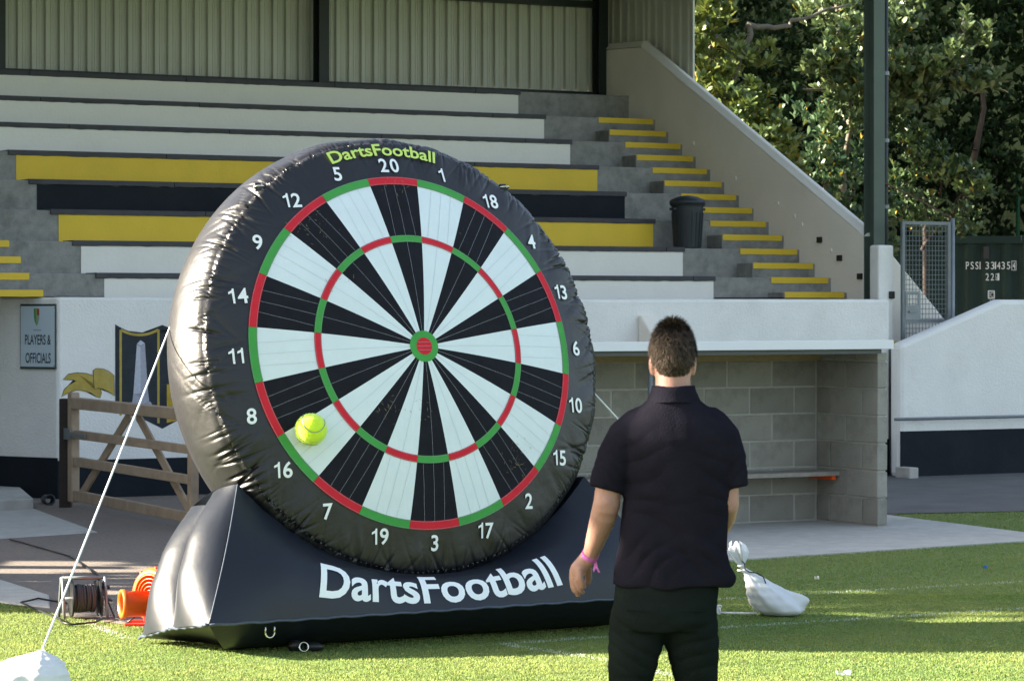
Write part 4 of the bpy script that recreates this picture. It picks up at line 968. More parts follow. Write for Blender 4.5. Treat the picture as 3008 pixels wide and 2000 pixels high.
sl_ = sack('sandbag', (-2.345, 14.2, 0), (.250, .21), knotL, 'white sack of sand tied to the guy rope in the near left corner', 'sandbag', 0, seed=2, prof_=[(0, .0), (.03, .8), (.15, 1.0), (.32, .98), (.5, .89), (.66, .72), (.8, .48), (.9, .26), (.96, .10), (1.0, .065)])
obj('neck_tie', MB().ring(knotL - Vector((0, 0, .012)), (0, 0, 1), .017, .006, 16, 6), M['rope'], sl_, smooth=True)
nR = Vector((1.345, 17.82, 0.300))
sr_ = sack('sandbag', (1.59, 17.87, 0), (.150, .13), nR, 'white woven sack of sand with tied top on the shaded grass beside the man', 'sandbag', 0, seed=5)
tf = MB(); n = 40; V = []; F = []
for j, (h, r0) in enumerate(((0, .014), (.02, .022), (.05, .040), (.085, .052), (.115, .046), (.13, .030))):
    for i in range(n):
        a = 2 * math.pi * i / n; rr = r0 * (1 + .22 * math.sin(5 * a + j * .5) + .12 * math.sin(9 * a)); V.append(nR + Vector((-.25 * h + rr * math.cos(a), rr * .8 * math.sin(a), h + .016 * math.sin(3 * a) * (j > 3))))
for j in range(5):
    for i in range(n): F.append((j * n + i, j * n + (i + 1) % n, (j + 1) * n + (i + 1) % n, (j + 1) * n + i))
obj('sack_top', MB().add(V, F), M['bag'], sr_, smooth=True)
obj('neck_tie', MB().ring(nR, (0, 0, 1), .018, .006, 16, 6).ring(nR - Vector((0, 0, .03)), (.2, .1, 1), .020, .006, 16, 6), M['rope'], sr_, smooth=True)
obj('black_cord', MB().tube([nR + Vector((-.005, -.02, .04)), nR + Vector((.015, -.03, .015)), nR + Vector((.02, -.025, -.02)), nR + Vector((.045, -.02, -.035)), nR + Vector((.09, -.03, -.04)), nR + Vector((.125, -.03, -.062)), nR + Vector((.14, -.04, -.10))], .0035, 6), M['black_plastic'], sr_, smooth=True)
rope('guy_rope', [DP(1.235, R(-10.5), -.12), Vector((.75, 17.5, 1.02)), nR - Vector((0, 0, .015))], .0052, 'white guy rope from the right edge of the dartboard to the sack behind the man')
rp_ = obj('loose_rope', MB().tube([(1.44, 17.85, .02), (1.36, 17.86, .018), (1.27, 17.88, .018), (1.22, 17.9, .02)], .006, 6), M['rope'], smooth=True); tag(rp_, 'short loose white rope with a bunched knot lying at the foot of the right sack', 'rope')
kn = MB()
for k in range(5): kn.ring((1.20 + rng.uniform(-.02, .02), 17.9, .026 + .006 * k), (rng.uniform(-1, 1), rng.uniform(-1, 1), rng.uniform(-1, 1)), .017, .006, 12, 6)
obj('knot', kn, M['rope'], rp_, smooth=True)

# ------------------------------------------------------------------ blower, cable reel, small things on the ground
bl = thing('air_blower', 'bright orange air blower fan on the asphalt behind the inflatable base', 'blower', (-2.02, 17.35, 0))
hc = Vector((-2.005, 17.37, .175)); hx = Vector((-.62, -.78, .0)).normalized()
obj('fan_housing', MB().lathe(hc - hx * .10, hx, [(0, .0), (0, .13), (.02, .158), (.16, .158), (.185, .145), (.19, .12), (.17, .105), (.12, .10), (.12, 0)], 40), M['orange'], bl, smooth=True)
for k in range(5): obj('intake_rim', MB().ring(hc + hx * .09, hx, .118 - k * .022, .004, 32, 6), M['orange'], bl, smooth=True)
for k in range(8):
    a = k * math.pi / 4; u_ = hx.orthogonal().normalized(); w_ = hx.cross(u_); d = u_ * math.cos(a) + w_ * math.sin(a)
    obj('housing_rib', MB().bar(hc + d * .157 - hx * .07, hc + d * .157 + hx * .07, .014, .012, d), M['orange'], bl)
oc_ = Vector((-2.12, 17.24, .135)); ox = Vector((-.93, -.36, .02)).normalized()
obj('outlet_tube', MB().lathe(oc_ + ox * -.10, ox, [(0, .05), (0, .072), (.17, .074), (.175, .082), (.20, .082), (.203, .066), (.18, .058), (.05, .055), (.05, 0)], 36), M['orange'], bl, smooth=True)
obj('foot_frame', MB().box((-2.20, 17.26, .0), (-1.88, 17.29, .02)).box((-2.20, 17.45, .0), (-1.88, 17.48, .02)).box((-2.06, 17.29, .002), (-2.02, 17.45, .03)), M['red'], bl, bev=.004)
obj('motor_box', MB().box((-2.10, 17.30, .021), (-1.95, 17.44, .07)), M['red'], bl, bev=.01)
cr = thing('cable_reel', 'black cable reel wound with grey lead at the grass edge left of the blower', 'cable reel', (-2.52, 17.72, 0))
c_ = Vector((-2.50, 17.72, .12)); ax = Vector((.95, .3, 0)).normalized()
fl = MB()
for s in (-.075, .085): fl.lathe(c_ + ax * s, ax, [(0, 0), (0, .105), (.008, .108), (.012, .105), (.012, 0)], 32)
obj('reel_flange', fl, M['black_plastic'], cr, smooth=False)
cw = MB()
for k in range(9):
    for j in range(2): cw.ring(c_ + ax * (-.055 + k * .0145), ax + Vector((rng.uniform(-.06, .06), rng.uniform(-.06, .06), rng.uniform(-.05, .05))), .060 + .016 * j + rng.uniform(-.004, .004), .008, 24, 6)
obj('wound_cable', cw, M['cap'], cr, smooth=True, kind='stuff')
sd = Vector((-ax.y, ax.x, 0))
frm = MB()
for s in (-.125, .125):
    p = c_ + ax * s; frm.tube([p - sd * .10 - Vector((0, 0, .112)), p - sd * .02 + Vector((0, 0, .12)), p + sd * .02 + Vector((0, 0, .12)), p + sd * .10 - Vector((0, 0, .112))], .009, 8)
frm.tube([c_ - ax * .125 + Vector((0, 0, .118)), c_ + ax * .125 + Vector((0, 0, .118))], .011, 8); frm.tube([c_ - ax * .125, c_ + ax * .125], .008, 8)
obj('reel_frame', frm, M['zinc'], cr, smooth=True)
obj('crank_knob', MB().tube([c_ + ax * .10 + Vector((0, 0, .06)), c_ + ax * .155 + Vector((0, 0, .06))], .012, 8), M['black_plastic'], cr, smooth=True)
cb = obj('power_cable', MB().tube([(-2.40, 17.62, .05), (-2.36, 17.52, .02), (-2.38, 17.36, .018), (-2.48, 17.22, .02), (-2.56, 17.3, .02), (-2.60, 17.5, .018), (-2.70, 17.75, .02), (-2.84, 18.1, .02), (-2.98, 18.45, .025), (-2.92, 18.75, .02), (-2.6, 18.3, .02)], .006, 6), M['black_plastic'], smooth=True)
tag(cb, 'black power lead looping over the grass edge by the cable reel', 'cable')
cb = obj('power_cable', MB().tube([(-2.36, 17.75, .10), (-2.30, 17.6, .018), (-2.24, 17.5, .014), (-2.2, 17.36, .014), (-2.15, 17.33, .05)], .005, 6), M['black_plastic'], smooth=True)
tag(cb, 'short black lead between the cable reel and the orange blower', 'cable')
cb = obj('power_cable', MB().tube([(-2.55, 17.9, .15), (-2.45, 18.6, .02), (-2.72, 19.6, .014), (-2.75, 20.3, .014), (-3.2, 22.0, .012), (-3.9, 23.6, .014)], .006, 6), M['black_plastic'], smooth=True)
tag(cb, 'long black lead trailing back across the asphalt yard', 'cable')
bk = thing('black_pouch', 'small black pouch with a round steel ring lying on the grass before the inflatable base', 'pouch', (-1.10, 16.03, 0))
obj('pouch_body', MB().ellipsoid((-1.145, 16.05, .03), (.042, .035, .034), 18, 10), M['black_plastic'], bk, smooth=True)
obj('pouch_body', MB().ellipsoid((-1.045, 16.03, .026), (.052, .03, .027), 18, 10), M['black_plastic'], bk, smooth=True)
obj('steel_ring', MB().ring((-1.095, 15.99, .030), (.25, -1, .25), .024, .0045, 24, 8), M['chrome'], bk, smooth=True)
def litter(x, y, l_, w_, m_, lab):
    mb = MB(); n = 6
    mb.grid(lambda u, v: (x + (u - .5) * l_, y + (v - .5) * w_, .022 + .012 * math.sin(u * 5 + v * 4)), 5, 3); o = obj('paper_scrap', mb, M[m_]); tag(o, lab, 'litter')
litter(1.625, 14.93, .075, .02, 'digit', 'pale paper scrap on the sunlit grass at lower right')
litter(2.02, 20.15, .03, .03, 'line', 'tiny pale scrap on the shaded grass beyond the right sack')
M['blue_scrap'] = mat('blue_plastic_scrap', (0.03, 0.16, 0.45), 0.5)
litter(3.27, 21.0, .028, .028, 'blue_scrap', 'tiny blue plastic scrap on the shaded grass at right')

# ------------------------------------------------------------------ the man seen from behind
PX, PY = 0.4876, 9.25
man = thing('person', 'man in a black polo shirt and black trousers seen from behind facing the dartboard', 'person', (PX, PY, 0))
PB = Vector((PX, PY, 0))
def rings(mb, rs, n=36, sup=2.3):   # (centre, rx, ry)
    V = []; F = []
    for (c, rx_, ry_) in rs:
        for k in range(n):
            a = 2 * math.pi * k / n; ca_, sa_ = math.cos(a), math.sin(a)
            V.append(PB + Vector(c) + Vector((rx_ * math.copysign(abs(ca_) ** (2 / sup), ca_), ry_ * math.copysign(abs(sa_) ** (2 / sup), sa_), 0)))
    for j in range(len(rs) - 1):
        for k in range(n): F.append((j * n + k, j * n + (k + 1) % n, (j + 1) * n + (k + 1) % n, (j + 1) * n + k))
    F.append(tuple(range(n - 1, -1, -1))); F.append(tuple(range((len(rs) - 1) * n, len(rs) * n)))
    mb.add(V, F)
def limb(mb, pts, rads, n=20):   # rounded tapered tube
    pts = [PB + Vector(p) for p in pts]; R_ = [(r, r) if not isinstance(r, tuple) else r for r in rads]
    d0 = (pts[0] - pts[1]).normalized(); d1 = (pts[-1] - pts[-2]).normalized()
    P = []; Q = []
    for f_, e in ((.95, .30), (.6, .8)): P.append(pts[0] + d0 * min(R_[0]) * f_); Q.append((R_[0][0] * e, R_[0][1] * e))
    P += pts; Q += R_
    for f_, e in ((.6, .8), (.95, .30)): P.append(pts[-1] + d1 * min(R_[-1]) * f_); Q.append((R_[-1][0] * e, R_[-1][1] * e))
    mb.tube(P, Q, n)
def fused(name, mb, voxel, smooth_it, m, parent, post=None):
    me = bpy.data.meshes.new(name); me.from_pydata(mb.v, [], mb.f)
    bm = bmesh.new(); bm.from_mesh(me); bmesh.ops.recalc_face_normals(bm, faces=bm.faces); bm.to_mesh(me); bm.free()
    o = bpy.data.objects.new(name, me); COL.objects.link(o)
    rm = o.modifiers.new('fuse', 'REMESH'); rm.mode = 'VOXEL'; rm.voxel_size = voxel
    sm_ = o.modifiers.new('soften', 'SMOOTH'); sm_.iterations = smooth_it; sm_.factor = .5
    dg_ = bpy.context.evaluated_depsgraph_get(); me2 = bpy.data.meshes.new_from_object(o.evaluated_get(dg_)); bpy.data.objects.remove(o); bpy.data.meshes.remove(me)
    nv = len(me2.vertices); co = np.zeros(nv * 3); me2.vertices.foreach_get('co', co); co = co.reshape(-1, 3); no = np.zeros(nv * 3); me2.vertices.foreach_get('normal', no); no = no.reshape(-1, 3)
    if post: co = post(co - np.array(PB), no) + np.array(PB)
    co = co - np.array(root_loc(parent)); me2.vertices.foreach_set('co', co.ravel().astype(np.float32)); me2.update()
    me2.polygons.foreach_set('use_smooth', [True] * len(me2.polygons)); me2.materials.clear(); me2.materials.append(m)
    o = bpy.data.objects.new(name, me2); COL.objects.link(o); o.parent = parent; return o
hz = lambda x, y: ((1223 + x / 3.572 - 1548) / 757.0, EYE - (1050.4 + y / 3.572 - 705) / 757.0)
# body: head, neck, torso, arms, hands, legs as one skin
bd = MB()
bd.ellipsoid(PB + Vector((.002, .010, 1.676)), (.0615, .088, .088), 32, 20)
bd.ellipsoid(PB + Vector((.002, .055, 1.630)), (.050, .060, .068), 24, 16)
bd.ellipsoid(PB + Vector((.002, .098, 1.588)), (.030, .022, .022), 16, 10)
bd.ellipsoid(PB + Vector((.002, .112, 1.652)), (.013, .020, .026), 14, 10); bd.ellipsoid(PB + Vector((.002, .121, 1.640)), (.016, .013, .010), 14, 10)
bd.ellipsoid(PB + Vector((.002, .088, 1.690)), (.052, .020, .012), 18, 8); bd.ellipsoid(PB + Vector((.002, .104, 1.608)), (.024, .012, .012), 14, 8)
rings(bd, [((.003, .000, 1.46), .085, .07), ((.002, -.004, 1.53), .062, .062), ((.002, .000, 1.58), .0535, .058), ((.002, .010, 1.64), .054, .06)], 28, 2.0)
for sx in (-1, 1):
    rot = Quaternion((0, 0, 1), sx * -.35) @ Quaternion((1, 0, 0), -.12)
    bd.ellipsoid(PB + Vector((.002 + sx * .0635, .012, 1.640)), (.0075, .018, .033), 16, 12, rot); bd.ellipsoid(PB + Vector((.002 + sx * .0665, .004, 1.647)), (.005, .012, .025), 12, 10, rot)
rings(bd, [((-.02, 0, .84), .12, .09), ((-.01, 0, .95), .15, .105), ((.01, 0, 1.12), .14, .10), ((.015, 0, 1.30), .145, .10), ((.012, 0, 1.44), .15, .085), ((.005, 0, 1.50), .09, .07)], 32)
limb(bd, [(-.13, 0, 1.44), (-.168, -.005, 1.36), (-.196, -.015, 1.255), (-.2005, -.018, 1.215)], [.05, .047, .0405, .0415])
limb(bd, [(-.2005, -.018, 1.222), (-.208, .0, 1.185), (-.226, .038, 1.125), (-.2415, .072, 1.075), (-.2525, .095, 1.040)], [(.041, .040), (.0405, .041), (.032, .034), (.0245, .027), (.0205, .0225)])
bd.ellipsoid(PB + Vector((-.199, -.048, 1.228)), (.018, .014, .02), 14, 10)
limb(bd, [(.125, 0, 1.43), (.160, -.01, 1.33), (.165, -.008, 1.22)], [.042, .040, .038]); limb(bd, [(.165, -.008, 1.22), (.163, .08, 1.17), (.155, .20, 1.11)], [.038, .035, .023])
def hand(wrist, kn, fingers, thumb, pw_, pd):
    limb(bd, [wrist, tuple(Vector(wrist).lerp(Vector(kn), .5)), kn], [(.021, .019), (.033, .016), (.034, .0135)], 18)
    for f_ in fingers: limb(bd, f_[0], f_[1], 12)
    limb(bd, thumb[0], thumb[1], 12)
def hp(x, y, d): q = hz(x, y); return (q[0], d, q[1])
wr = hp(462, 850, .098)
limb(bd, [wr, hp(432, 900, .104), hp(392, 960, .112), hp(380, 985, .114)], [(.0205, .021), (.0225, .024), (.0215, .029), (.017, .028)], 20)
limb(bd, [hp(405, 950, .092), hp(408, 1020, .088), hp(428, 1070, .092), hp(444, 1098, .100)], [.0115, .0100, .0090, .0078], 14)
limb(bd, [hp(388, 965, .108), hp(385, 1045, .106), hp(408, 1115, .112), hp(430, 1150, .120)], [.0115, .0100, .0092, .0080], 14)
limb(bd, [hp(368, 968, .125), hp(362, 1050, .126), hp(376, 1130, .132), hp(396, 1178, .140)], [.0115, .0102, .0092, .0080], 14)
limb(bd, [hp(352, 965, .142), hp(346, 1040, .146), hp(352, 1110, .152), hp(366, 1150, .160)], [.0112, .0098, .0088, .0078], 14)
limb(bd, [hp(450, 890, .118), hp(478, 960, .138), hp(482, 1030, .150), hp(474, 1082, .156)], [.0150, .0125, .0112, .0090], 14)
limb(bd, [(.165, .20, 1.11), (.158, .24, 1.085), (.15, .28, 1.06)], [(.022, .018), (.03, .015), (.032, .013)], 16)
for k, (dx, dz) in enumerate(((-.03, .0), (-.01, -.004), (.01, -.004), (.03, .002))): limb(bd, [(.15 + dx, .28, 1.06 + dz), (.145 + dx, .315, 1.03 + dz), (.142 + dx, .325, .995 + dz)], [.0095, .0085, .007], 10)
limb(bd, [(.135, .25, 1.08), (.11, .28, 1.06), (.10, .305, 1.03)], [.012, .011, .009], 10)
for sx, kn_, an in ((-1, (-.13, .068, .50), (-.14, -.06, .10)), (1, (.083, .09, .50), (.09, .13, .12))):
    limb(bd, [(-.02 + sx * .075, 0, .88), tuple((Vector((-.02 + sx * .075, 0, .88)) + Vector(kn_)) / 2), kn_, tuple((Vector(kn_) + Vector(an)) / 2 + Vector((0, -.015, 0))), an], [.062, .046, .036, .034, .028], 18)
    limb(bd, [an, tuple(Vector(an) + Vector((sx * .01, .06, -.045))), tuple(Vector(an) + Vector((sx * .02, .15, -.06)))], [.036, .036, .025], 14)
body = fused('body', bd, 0.0038, 3, M['skin'], man)
for sx in (-1, 1):
    e = obj('eye', MB().ellipsoid(PB + Vector((.002 + sx * .030, .088, 1.668)), (.012, .012, .012), 14, 10), M['eye'], man, smooth=True); obj('iris', MB().ellipsoid(PB + Vector((.002 + sx * .030, .097, 1.668)), (.0055, .004, .0055), 10, 8), M['iris'], e, smooth=True)
obj('lips', MB().ellipsoid(PB + Vector((.002, .1165, 1.607)), (.020, .006, .006), 14, 8), M['lip'], man, smooth=True)
# polo shirt
sh = MB()
rings(sh, [((-.004, 0, .970), .176, .128), ((-.003, 0, 1.02), .173, .126), ((.002, 0, 1.10), .167, .120), ((.009, 0, 1.18), .162, .117), ((.016, 0, 1.28), .160, .120), ((.018, 0, 1.36), .166, .123), ((.016, -.004, 1.42), .172, .117), ((.012, -.006, 1.465), .158, .100), ((.007, -.006, 1.50), .122, .085), ((.004, -.004, 1.528), .088, .076), ((.003, -.002, 1.548), .066, .068)], 44, 2.35)
limb(sh, [(-.100, -.004, 1.462), (-.140, -.006, 1.425), (-.176, -.010, 1.355)], [.054, .058, .058], 24)
sh.tube([PB + Vector(p) for p in ((-.140, -.006, 1.425), (-.168, -.010, 1.365), (-.186, -.013, 1.315), (-.199, -.016, 1.262))], [.058, .058, .058, .0585], 26)
limb(sh, [(.118, -.004, 1.462), (.150, -.006, 1.42), (.172, -.010, 1.35)], [.054, .058, .055], 24)
sh.tube([PB + Vector(p) for p in ((.145, -.006, 1.425), (.166, -.010, 1.36), (.178, -.012, 1.315), (.185, -.014, 1.268))], [.058, .054, .050, .048], 26)
def shirt_folds(p, no):
    x, y, z = p.T
    d = np.zeros(len(p)); back = np.clip(-no[:, 1] + .25, 0, 1)
    for (cx_, cz_, ang_, wl_, amp, ex, ez) in ((-.10, 1.30, 1.9, .060, .006, .07, .13), (.12, 1.30, 1.25, .060, .006, .06, .13), (-.08, 1.06, 2.3, .050, .006, .09, .08), (.10, 1.07, .75, .050, .006, .09, .08), (.0, 1.16, 1.45, .075, .004, .14, .12), (.0, 1.46, .2, .06, .0006, .12, .05), (-.2, 1.32, .7, .03, .004, .06, .06), (.2, 1.32, 2.4, .03, .004, .06, .06)):
        q = (x - cx_) * math.cos(ang_) + (z - cz_) * math.sin(ang_)
        ph = q / wl_ * 2 * np.pi + 1.4 * np.sin(x * 23 + z * 17) + .8 * np.sin(z * 41)
        d += amp * (np.abs(np.sin(ph / 2)) ** .7 - .5) * np.exp(-((x - cx_) / ex) ** 2 - ((z - cz_) / ez) ** 2)
    d += .0025 * np.sin(z * 55 + 4 * np.sin(x * 18)) * np.clip((1.12 - z) / .15, 0, 1)
    hem = np.clip((1.0 - z) / .05, 0, 1); fl = np.exp(-((x - .17) / .03) ** 2 - ((z - .995) / .028) ** 2); p = p.copy(); p[:, 0] += .022 * fl; d = d * 1.35 + .0050 * np.sin(x * 36 + 3 * np.sin(z * 6) + z * 9) * np.clip((1.30 - z) / .2, 0, 1); p = p + no * (d * (.45 + .55 * back))[:, None]; p[:, 2] += hem * .008 * np.sin(x * 26)
    return p
shirt = fused('polo_shirt', sh, 0.0055, 16, M['shirt'], man, shirt_folds)
cl = MB(); n = 48; V = []; F = []
for j, (rx_, ry_, z, dy) in enumerate(((.0830, .081, 1.529, -.008), (.0820, .080, 1.533, -.008), (.0690, .0715, 1.562, -.004), (.0655, .069, 1.578, -.003), (.0615, .065, 1.578, -.003), (.061, .064, 1.55, -.003))):
    for k in range(n):
        a = 2 * math.pi * k / n; V.append(PB + Vector((.003 + rx_ * math.cos(a), dy + ry_ * math.sin(a), z - .022 * max(0, math.sin(a)) ** 2 + .002 * math.sin(3 * a + j))))
for j in range(5):
    for k in range(n): F.append((j * n + k, j * n + (k + 1) % n, (j + 1) * n + (k + 1) % n, (j + 1) * n + k))
obj('collar', cl.add(V, F), M['shirt'], shirt, smooth=True)
# trousers
tr = MB()
rings(tr, [((-.012, 0, 1.03), .150, .112), ((-.016, 0, .965), .158, .118), ((-.022, 0, .91), .158, .124), ((-.026, -.002, .875), .156, .122), ((-.027, 0, .84), .150, .108)], 40, 2.3)
for sx, P_ in ((-1, [((-.100, 0, .875), .084), ((-.115, .006, .78), .0755), ((-.1255, .035, .68), .064), ((-.130, .070, .50), .060), ((-.136, .02, .30), .060), ((-.14, -.055, .13), .058), ((-.14, -.07, .045), .060)]), (1, [((.046, 0, .875), .086), ((.064, .02, .78), .075), ((.0745, .05, .68), .0625), ((.082, .09, .50), .060), ((.088, .10, .30), .059), ((.092, .12, .14), .058), ((.092, .12, .06), .060)])):
    limb(tr, [p for p, r in P_], [(r, r * 1.12) for p, r in P_], 26)
def trouser_folds(p, no):
    x, y, z = p.T; d = np.zeros(len(p))
    for (cx_, cz_, ang_, wl_, amp, ex, ez) in ((-.12, .80, 1.1, .045, .007, .10, .10), (.06, .80, 2.0, .045, .007, .10, .10), (-.13, .68, 1.8, .08, .0035, .1, .09), (.08, .66, 1.2, .08, .0035, .1, .09), (-.13, .5, 1.5, .08, .0035, .1, .1), (.08, .5, 1.6, .08, .0035, .1, .1), (-.14, .16, 1.57, .05, .009, .1, .12), (.09, .16, 1.57, .05, .009, .1, .12), (-.03, .92, 1.4, .05, .003, .12, .06)):
        q = (x - cx_) * math.cos(ang_) + (z - cz_) * math.sin(ang_); ph = q / wl_ * 2 * np.pi + 1.5 * np.sin(x * 27 + z * 13)
        d += amp * (np.abs(np.sin(ph / 2)) ** .8 - .5) * np.exp(-((x - cx_) / ex) ** 2 - ((z - cz_) / ez) ** 2)
    return p + no * d[:, None]
trs = fused('trousers', tr, 0.0060, 4, M['trouser'], man, trouser_folds)
for sx in (-1, 1): obj('pocket_seam', MB().tube([PB + Vector((-.027 + sx * .045, -.122, .905)), PB + Vector((-.027 + sx * .115, -.106, .905))], .0022, 5), M['trouser'], trs)
for an, sx in (((-.14, -.065, 0), -1), ((.092, .125, 0), 1)):
    a_ = Vector(an); s_ = MB(); rings(s_, [((a_.x, a_.y + .06, .0), .045, .135), ((a_.x, a_.y + .06, .025), .047, .138), ((a_.x, a_.y + .05, .05), .043, .12), ((a_.x, a_.y + .02, .08), .040, .075), ((a_.x, a_.y, .105), .038, .045)], 28, 2.4)
    obj('shoe', s_, M['shoe'], man, smooth=True)
# hair: a close cap and thousands of short strands
hc_ = Vector((.002, .008, 1.678))
def scalp(a, e, lift=0.0):   # a round the head (0 = back), e from crown to nape
    r = Vector((.0660 + lift, .092 + lift, .0895 + lift)); th = e
    return PB + hc_ + Vector((r.x * math.sin(th) * math.sin(a), -r.y * math.sin(th) * math.cos(a), r.z * math.cos(th)))
def hair_limit(a):   # how far down the hair reaches
    b = abs(a)
    if b < .9: return 2.42 + .05 * math.cos(b * 3)
    if b < 1.25: return 2.42 - (b - .9) * 2.1
    if b < 1.75: return 1.62
    return 1.62 - (b - 1.75) * .75
cap = MB().grid(lambda u, v: scalp((u - .5) * 2 * math.pi, .001 + v * (hair_limit((u - .5) * 2 * math.pi) - .06)), 64, 24)
hv = np.array(cap.v); hcol = np.tile(np.array([[.060, .044, .032]]), (len(hv), 1))
HV = list(map(tuple, hv)); HC = [tuple(c) for c in hcol]; HF = []
for f in cap.f: HF += [(f[0], f[1], f[2]), (f[0], f[2], f[3])]
rh = random.Random(5)
for k in range(15000):
    a = rh.uniform(-math.pi, math.pi); z_ = rh.uniform(-.76, 1.0); e = math.acos(z_)
    lim = hair_limit(a) + rh.uniform(-.05, .05)
    if e > lim: continue
    p = scalp(a, e); nrm = (p - PB - hc_); nrm = Vector((nrm.x / .066 ** 2, nrm.y / .092 ** 2, nrm.z / .0895 ** 2)).normalized()
    down = (scalp(a, min(e + .05, 3.1)) - p).normalized(); side = nrm.cross(down)
    top = max(0, 1 - e / .95); l_ = .017 + .009 * top + rh.uniform(-.005, .007); l_ *= (.55 if e > 1.9 else 1)
    cell = random.Random((int(a * 9 + math.sin(e * 7) * 1.5) * 131 + int(e * 8)) & 0xffff); whorl = side * (.4 * math.sin(a * 2 + 1) + cell.gauss(0, .55) + rh.gauss(0, .22)); kx, ky = cell.gauss(0, .35), cell.gauss(0, .35)
    grow = (nrm * (.30 + 1.0 * top + rh.uniform(0, .25)) + down * (1.0 - .9 * top) + whorl * .8 + Vector((kx + rh.gauss(0, .15), ky + rh.gauss(0, .15), 0)) * top).normalized()
    m_ = p + nrm * .001 + (grow * .6 + nrm * .25).normalized() * l_ * .5; q = m_ + (grow + down * .35).normalized() * l_ * .55
    w_ = rh.uniform(.0006, .0012); sdv = grow.cross(nrm); sdv = sdv.normalized() if sdv.length > 1e-4 else side
    t_ = rh.random(); c_ = Vector((.028, .021, .016)).lerp(Vector((.115, .085, .062)), t_ ** 1.6)
    o_ = len(HV); HV += [tuple(p - sdv * w_), tuple(p + sdv * w_), tuple(m_ + sdv * w_), tuple(m_ - sdv * w_), tuple(q)]; HC += [tuple(c_ * .6)] * 2 + [tuple(c_)] * 3
    HF += [(o_, o_ + 1, o_ + 2), (o_, o_ + 2, o_ + 3), (o_ + 3, o_ + 2, o_ + 4)]
fast_obj('hair', np.array(HV), np.array(HF), M['hair'], man, col=np.array(HC))
# wrist bands
wq = Vector((-.2475, .085, 1.056)); wd = Vector((-.011, .023, -.035)).normalized()
obj('wristband', MB().lathe(PB + wq, wd, [(-.0065, .0235), (-.0065, .0275), (.0065, .0268), (.0065, .0235)], 28), M['pink'], man, smooth=False)
obj('wristband_tail', MB().add([PB + Vector(hp(530, 860, .082)), PB + Vector(hp(545, 865, .08)), PB + Vector(hp(552, 930, .078)), PB + Vector(hp(575, 972, .08)), PB + Vector(hp(558, 975, .08)), PB + Vector(hp(538, 935, .08)), PB + Vector(hp(520, 975, .084)), PB + Vector(hp(515, 955, .084))], [(0, 1, 2, 5), (2, 3, 4, 5), (5, 6, 7, 0)]), M['pink'], man)

# ------------------------------------------------------------------ trees
def leaf_arrays(L_, Wd):   # folded pointed leaf along +x, base at the origin
    p = np.array([(0, 0, 0), (.28, .26, .07), (.58, .46, .12), (.86, .36, .06), (1, 0, -.06), (.86, -.36, .06), (.58, -.46, .12), (.28, -.26, .07), (.30, 0, .0), (.60, 0, .02), (.85, 0, -.01)], float) * np.array([L_, Wd, Wd])
    f = np.array([(0, 8, 1), (8, 9, 2), (8, 2, 1), (9, 10, 3), (9, 3, 2), (10, 4, 3), (0, 7, 8), (8, 7, 6), (8, 6, 9), (9, 6, 5), (9, 5, 10), (10, 5, 4)]); return p, f
LP, LF = leaf_arrays(1.0, .42)
leaf_me = bpy.data.meshes.new('leaf'); leaf_me.from_pydata(LP.tolist(), [], LF.tolist()); leaf_me.materials.append(M['leaf_one']); leaf_me.polygons.foreach_set('use_smooth', [True] * len(leaf_me.polygons))
def leaf_frames(g, sprays, L0):   # sprays: (centre, radii, rosettes)
    mats = []; sc = []
    for (c, r, n) in sprays:
        d = g.normal(size=(n, 3)); d /= np.linalg.norm(d, axis=1)[:, None]; q = d * (g.random(n) ** .45)[:, None]
        pos = np.array(c) + q * np.array(r)
        axis = d * .45 + np.array([.1, -.2, 1.0]) + g.normal(0, .28, (n, 3)); axis /= np.linalg.norm(axis, axis=1)[:, None]
        for k in range(n):
            a = axis[k]; u = np.cross(a, [0, 0, 1.0] if abs(a[2]) < .9 else [1.0, 0, 0]); u /= np.linalg.norm(u); v = np.cross(a, u); m_ = g.integers(6, 10)
            for j in range(m_):
                th = 2.4 * j + g.uniform(-.4, .4); op = .30 + .75 * j / m_ + g.uniform(-.2, .2)
                x = a * math.cos(op) + (u * math.cos(th) + v * math.sin(th)) * math.sin(op)
                y = np.cross(a, x); y /= (np.linalg.norm(y) + 1e-9); z = np.cross(x, y)
                M3 = np.stack([x, y, z], 1); mats.append((M3, pos[k] - a * .05 * (1 - j / m_))); sc.append(L0 * g.uniform(.65, 1.15))
    return mats, np.array(sc)
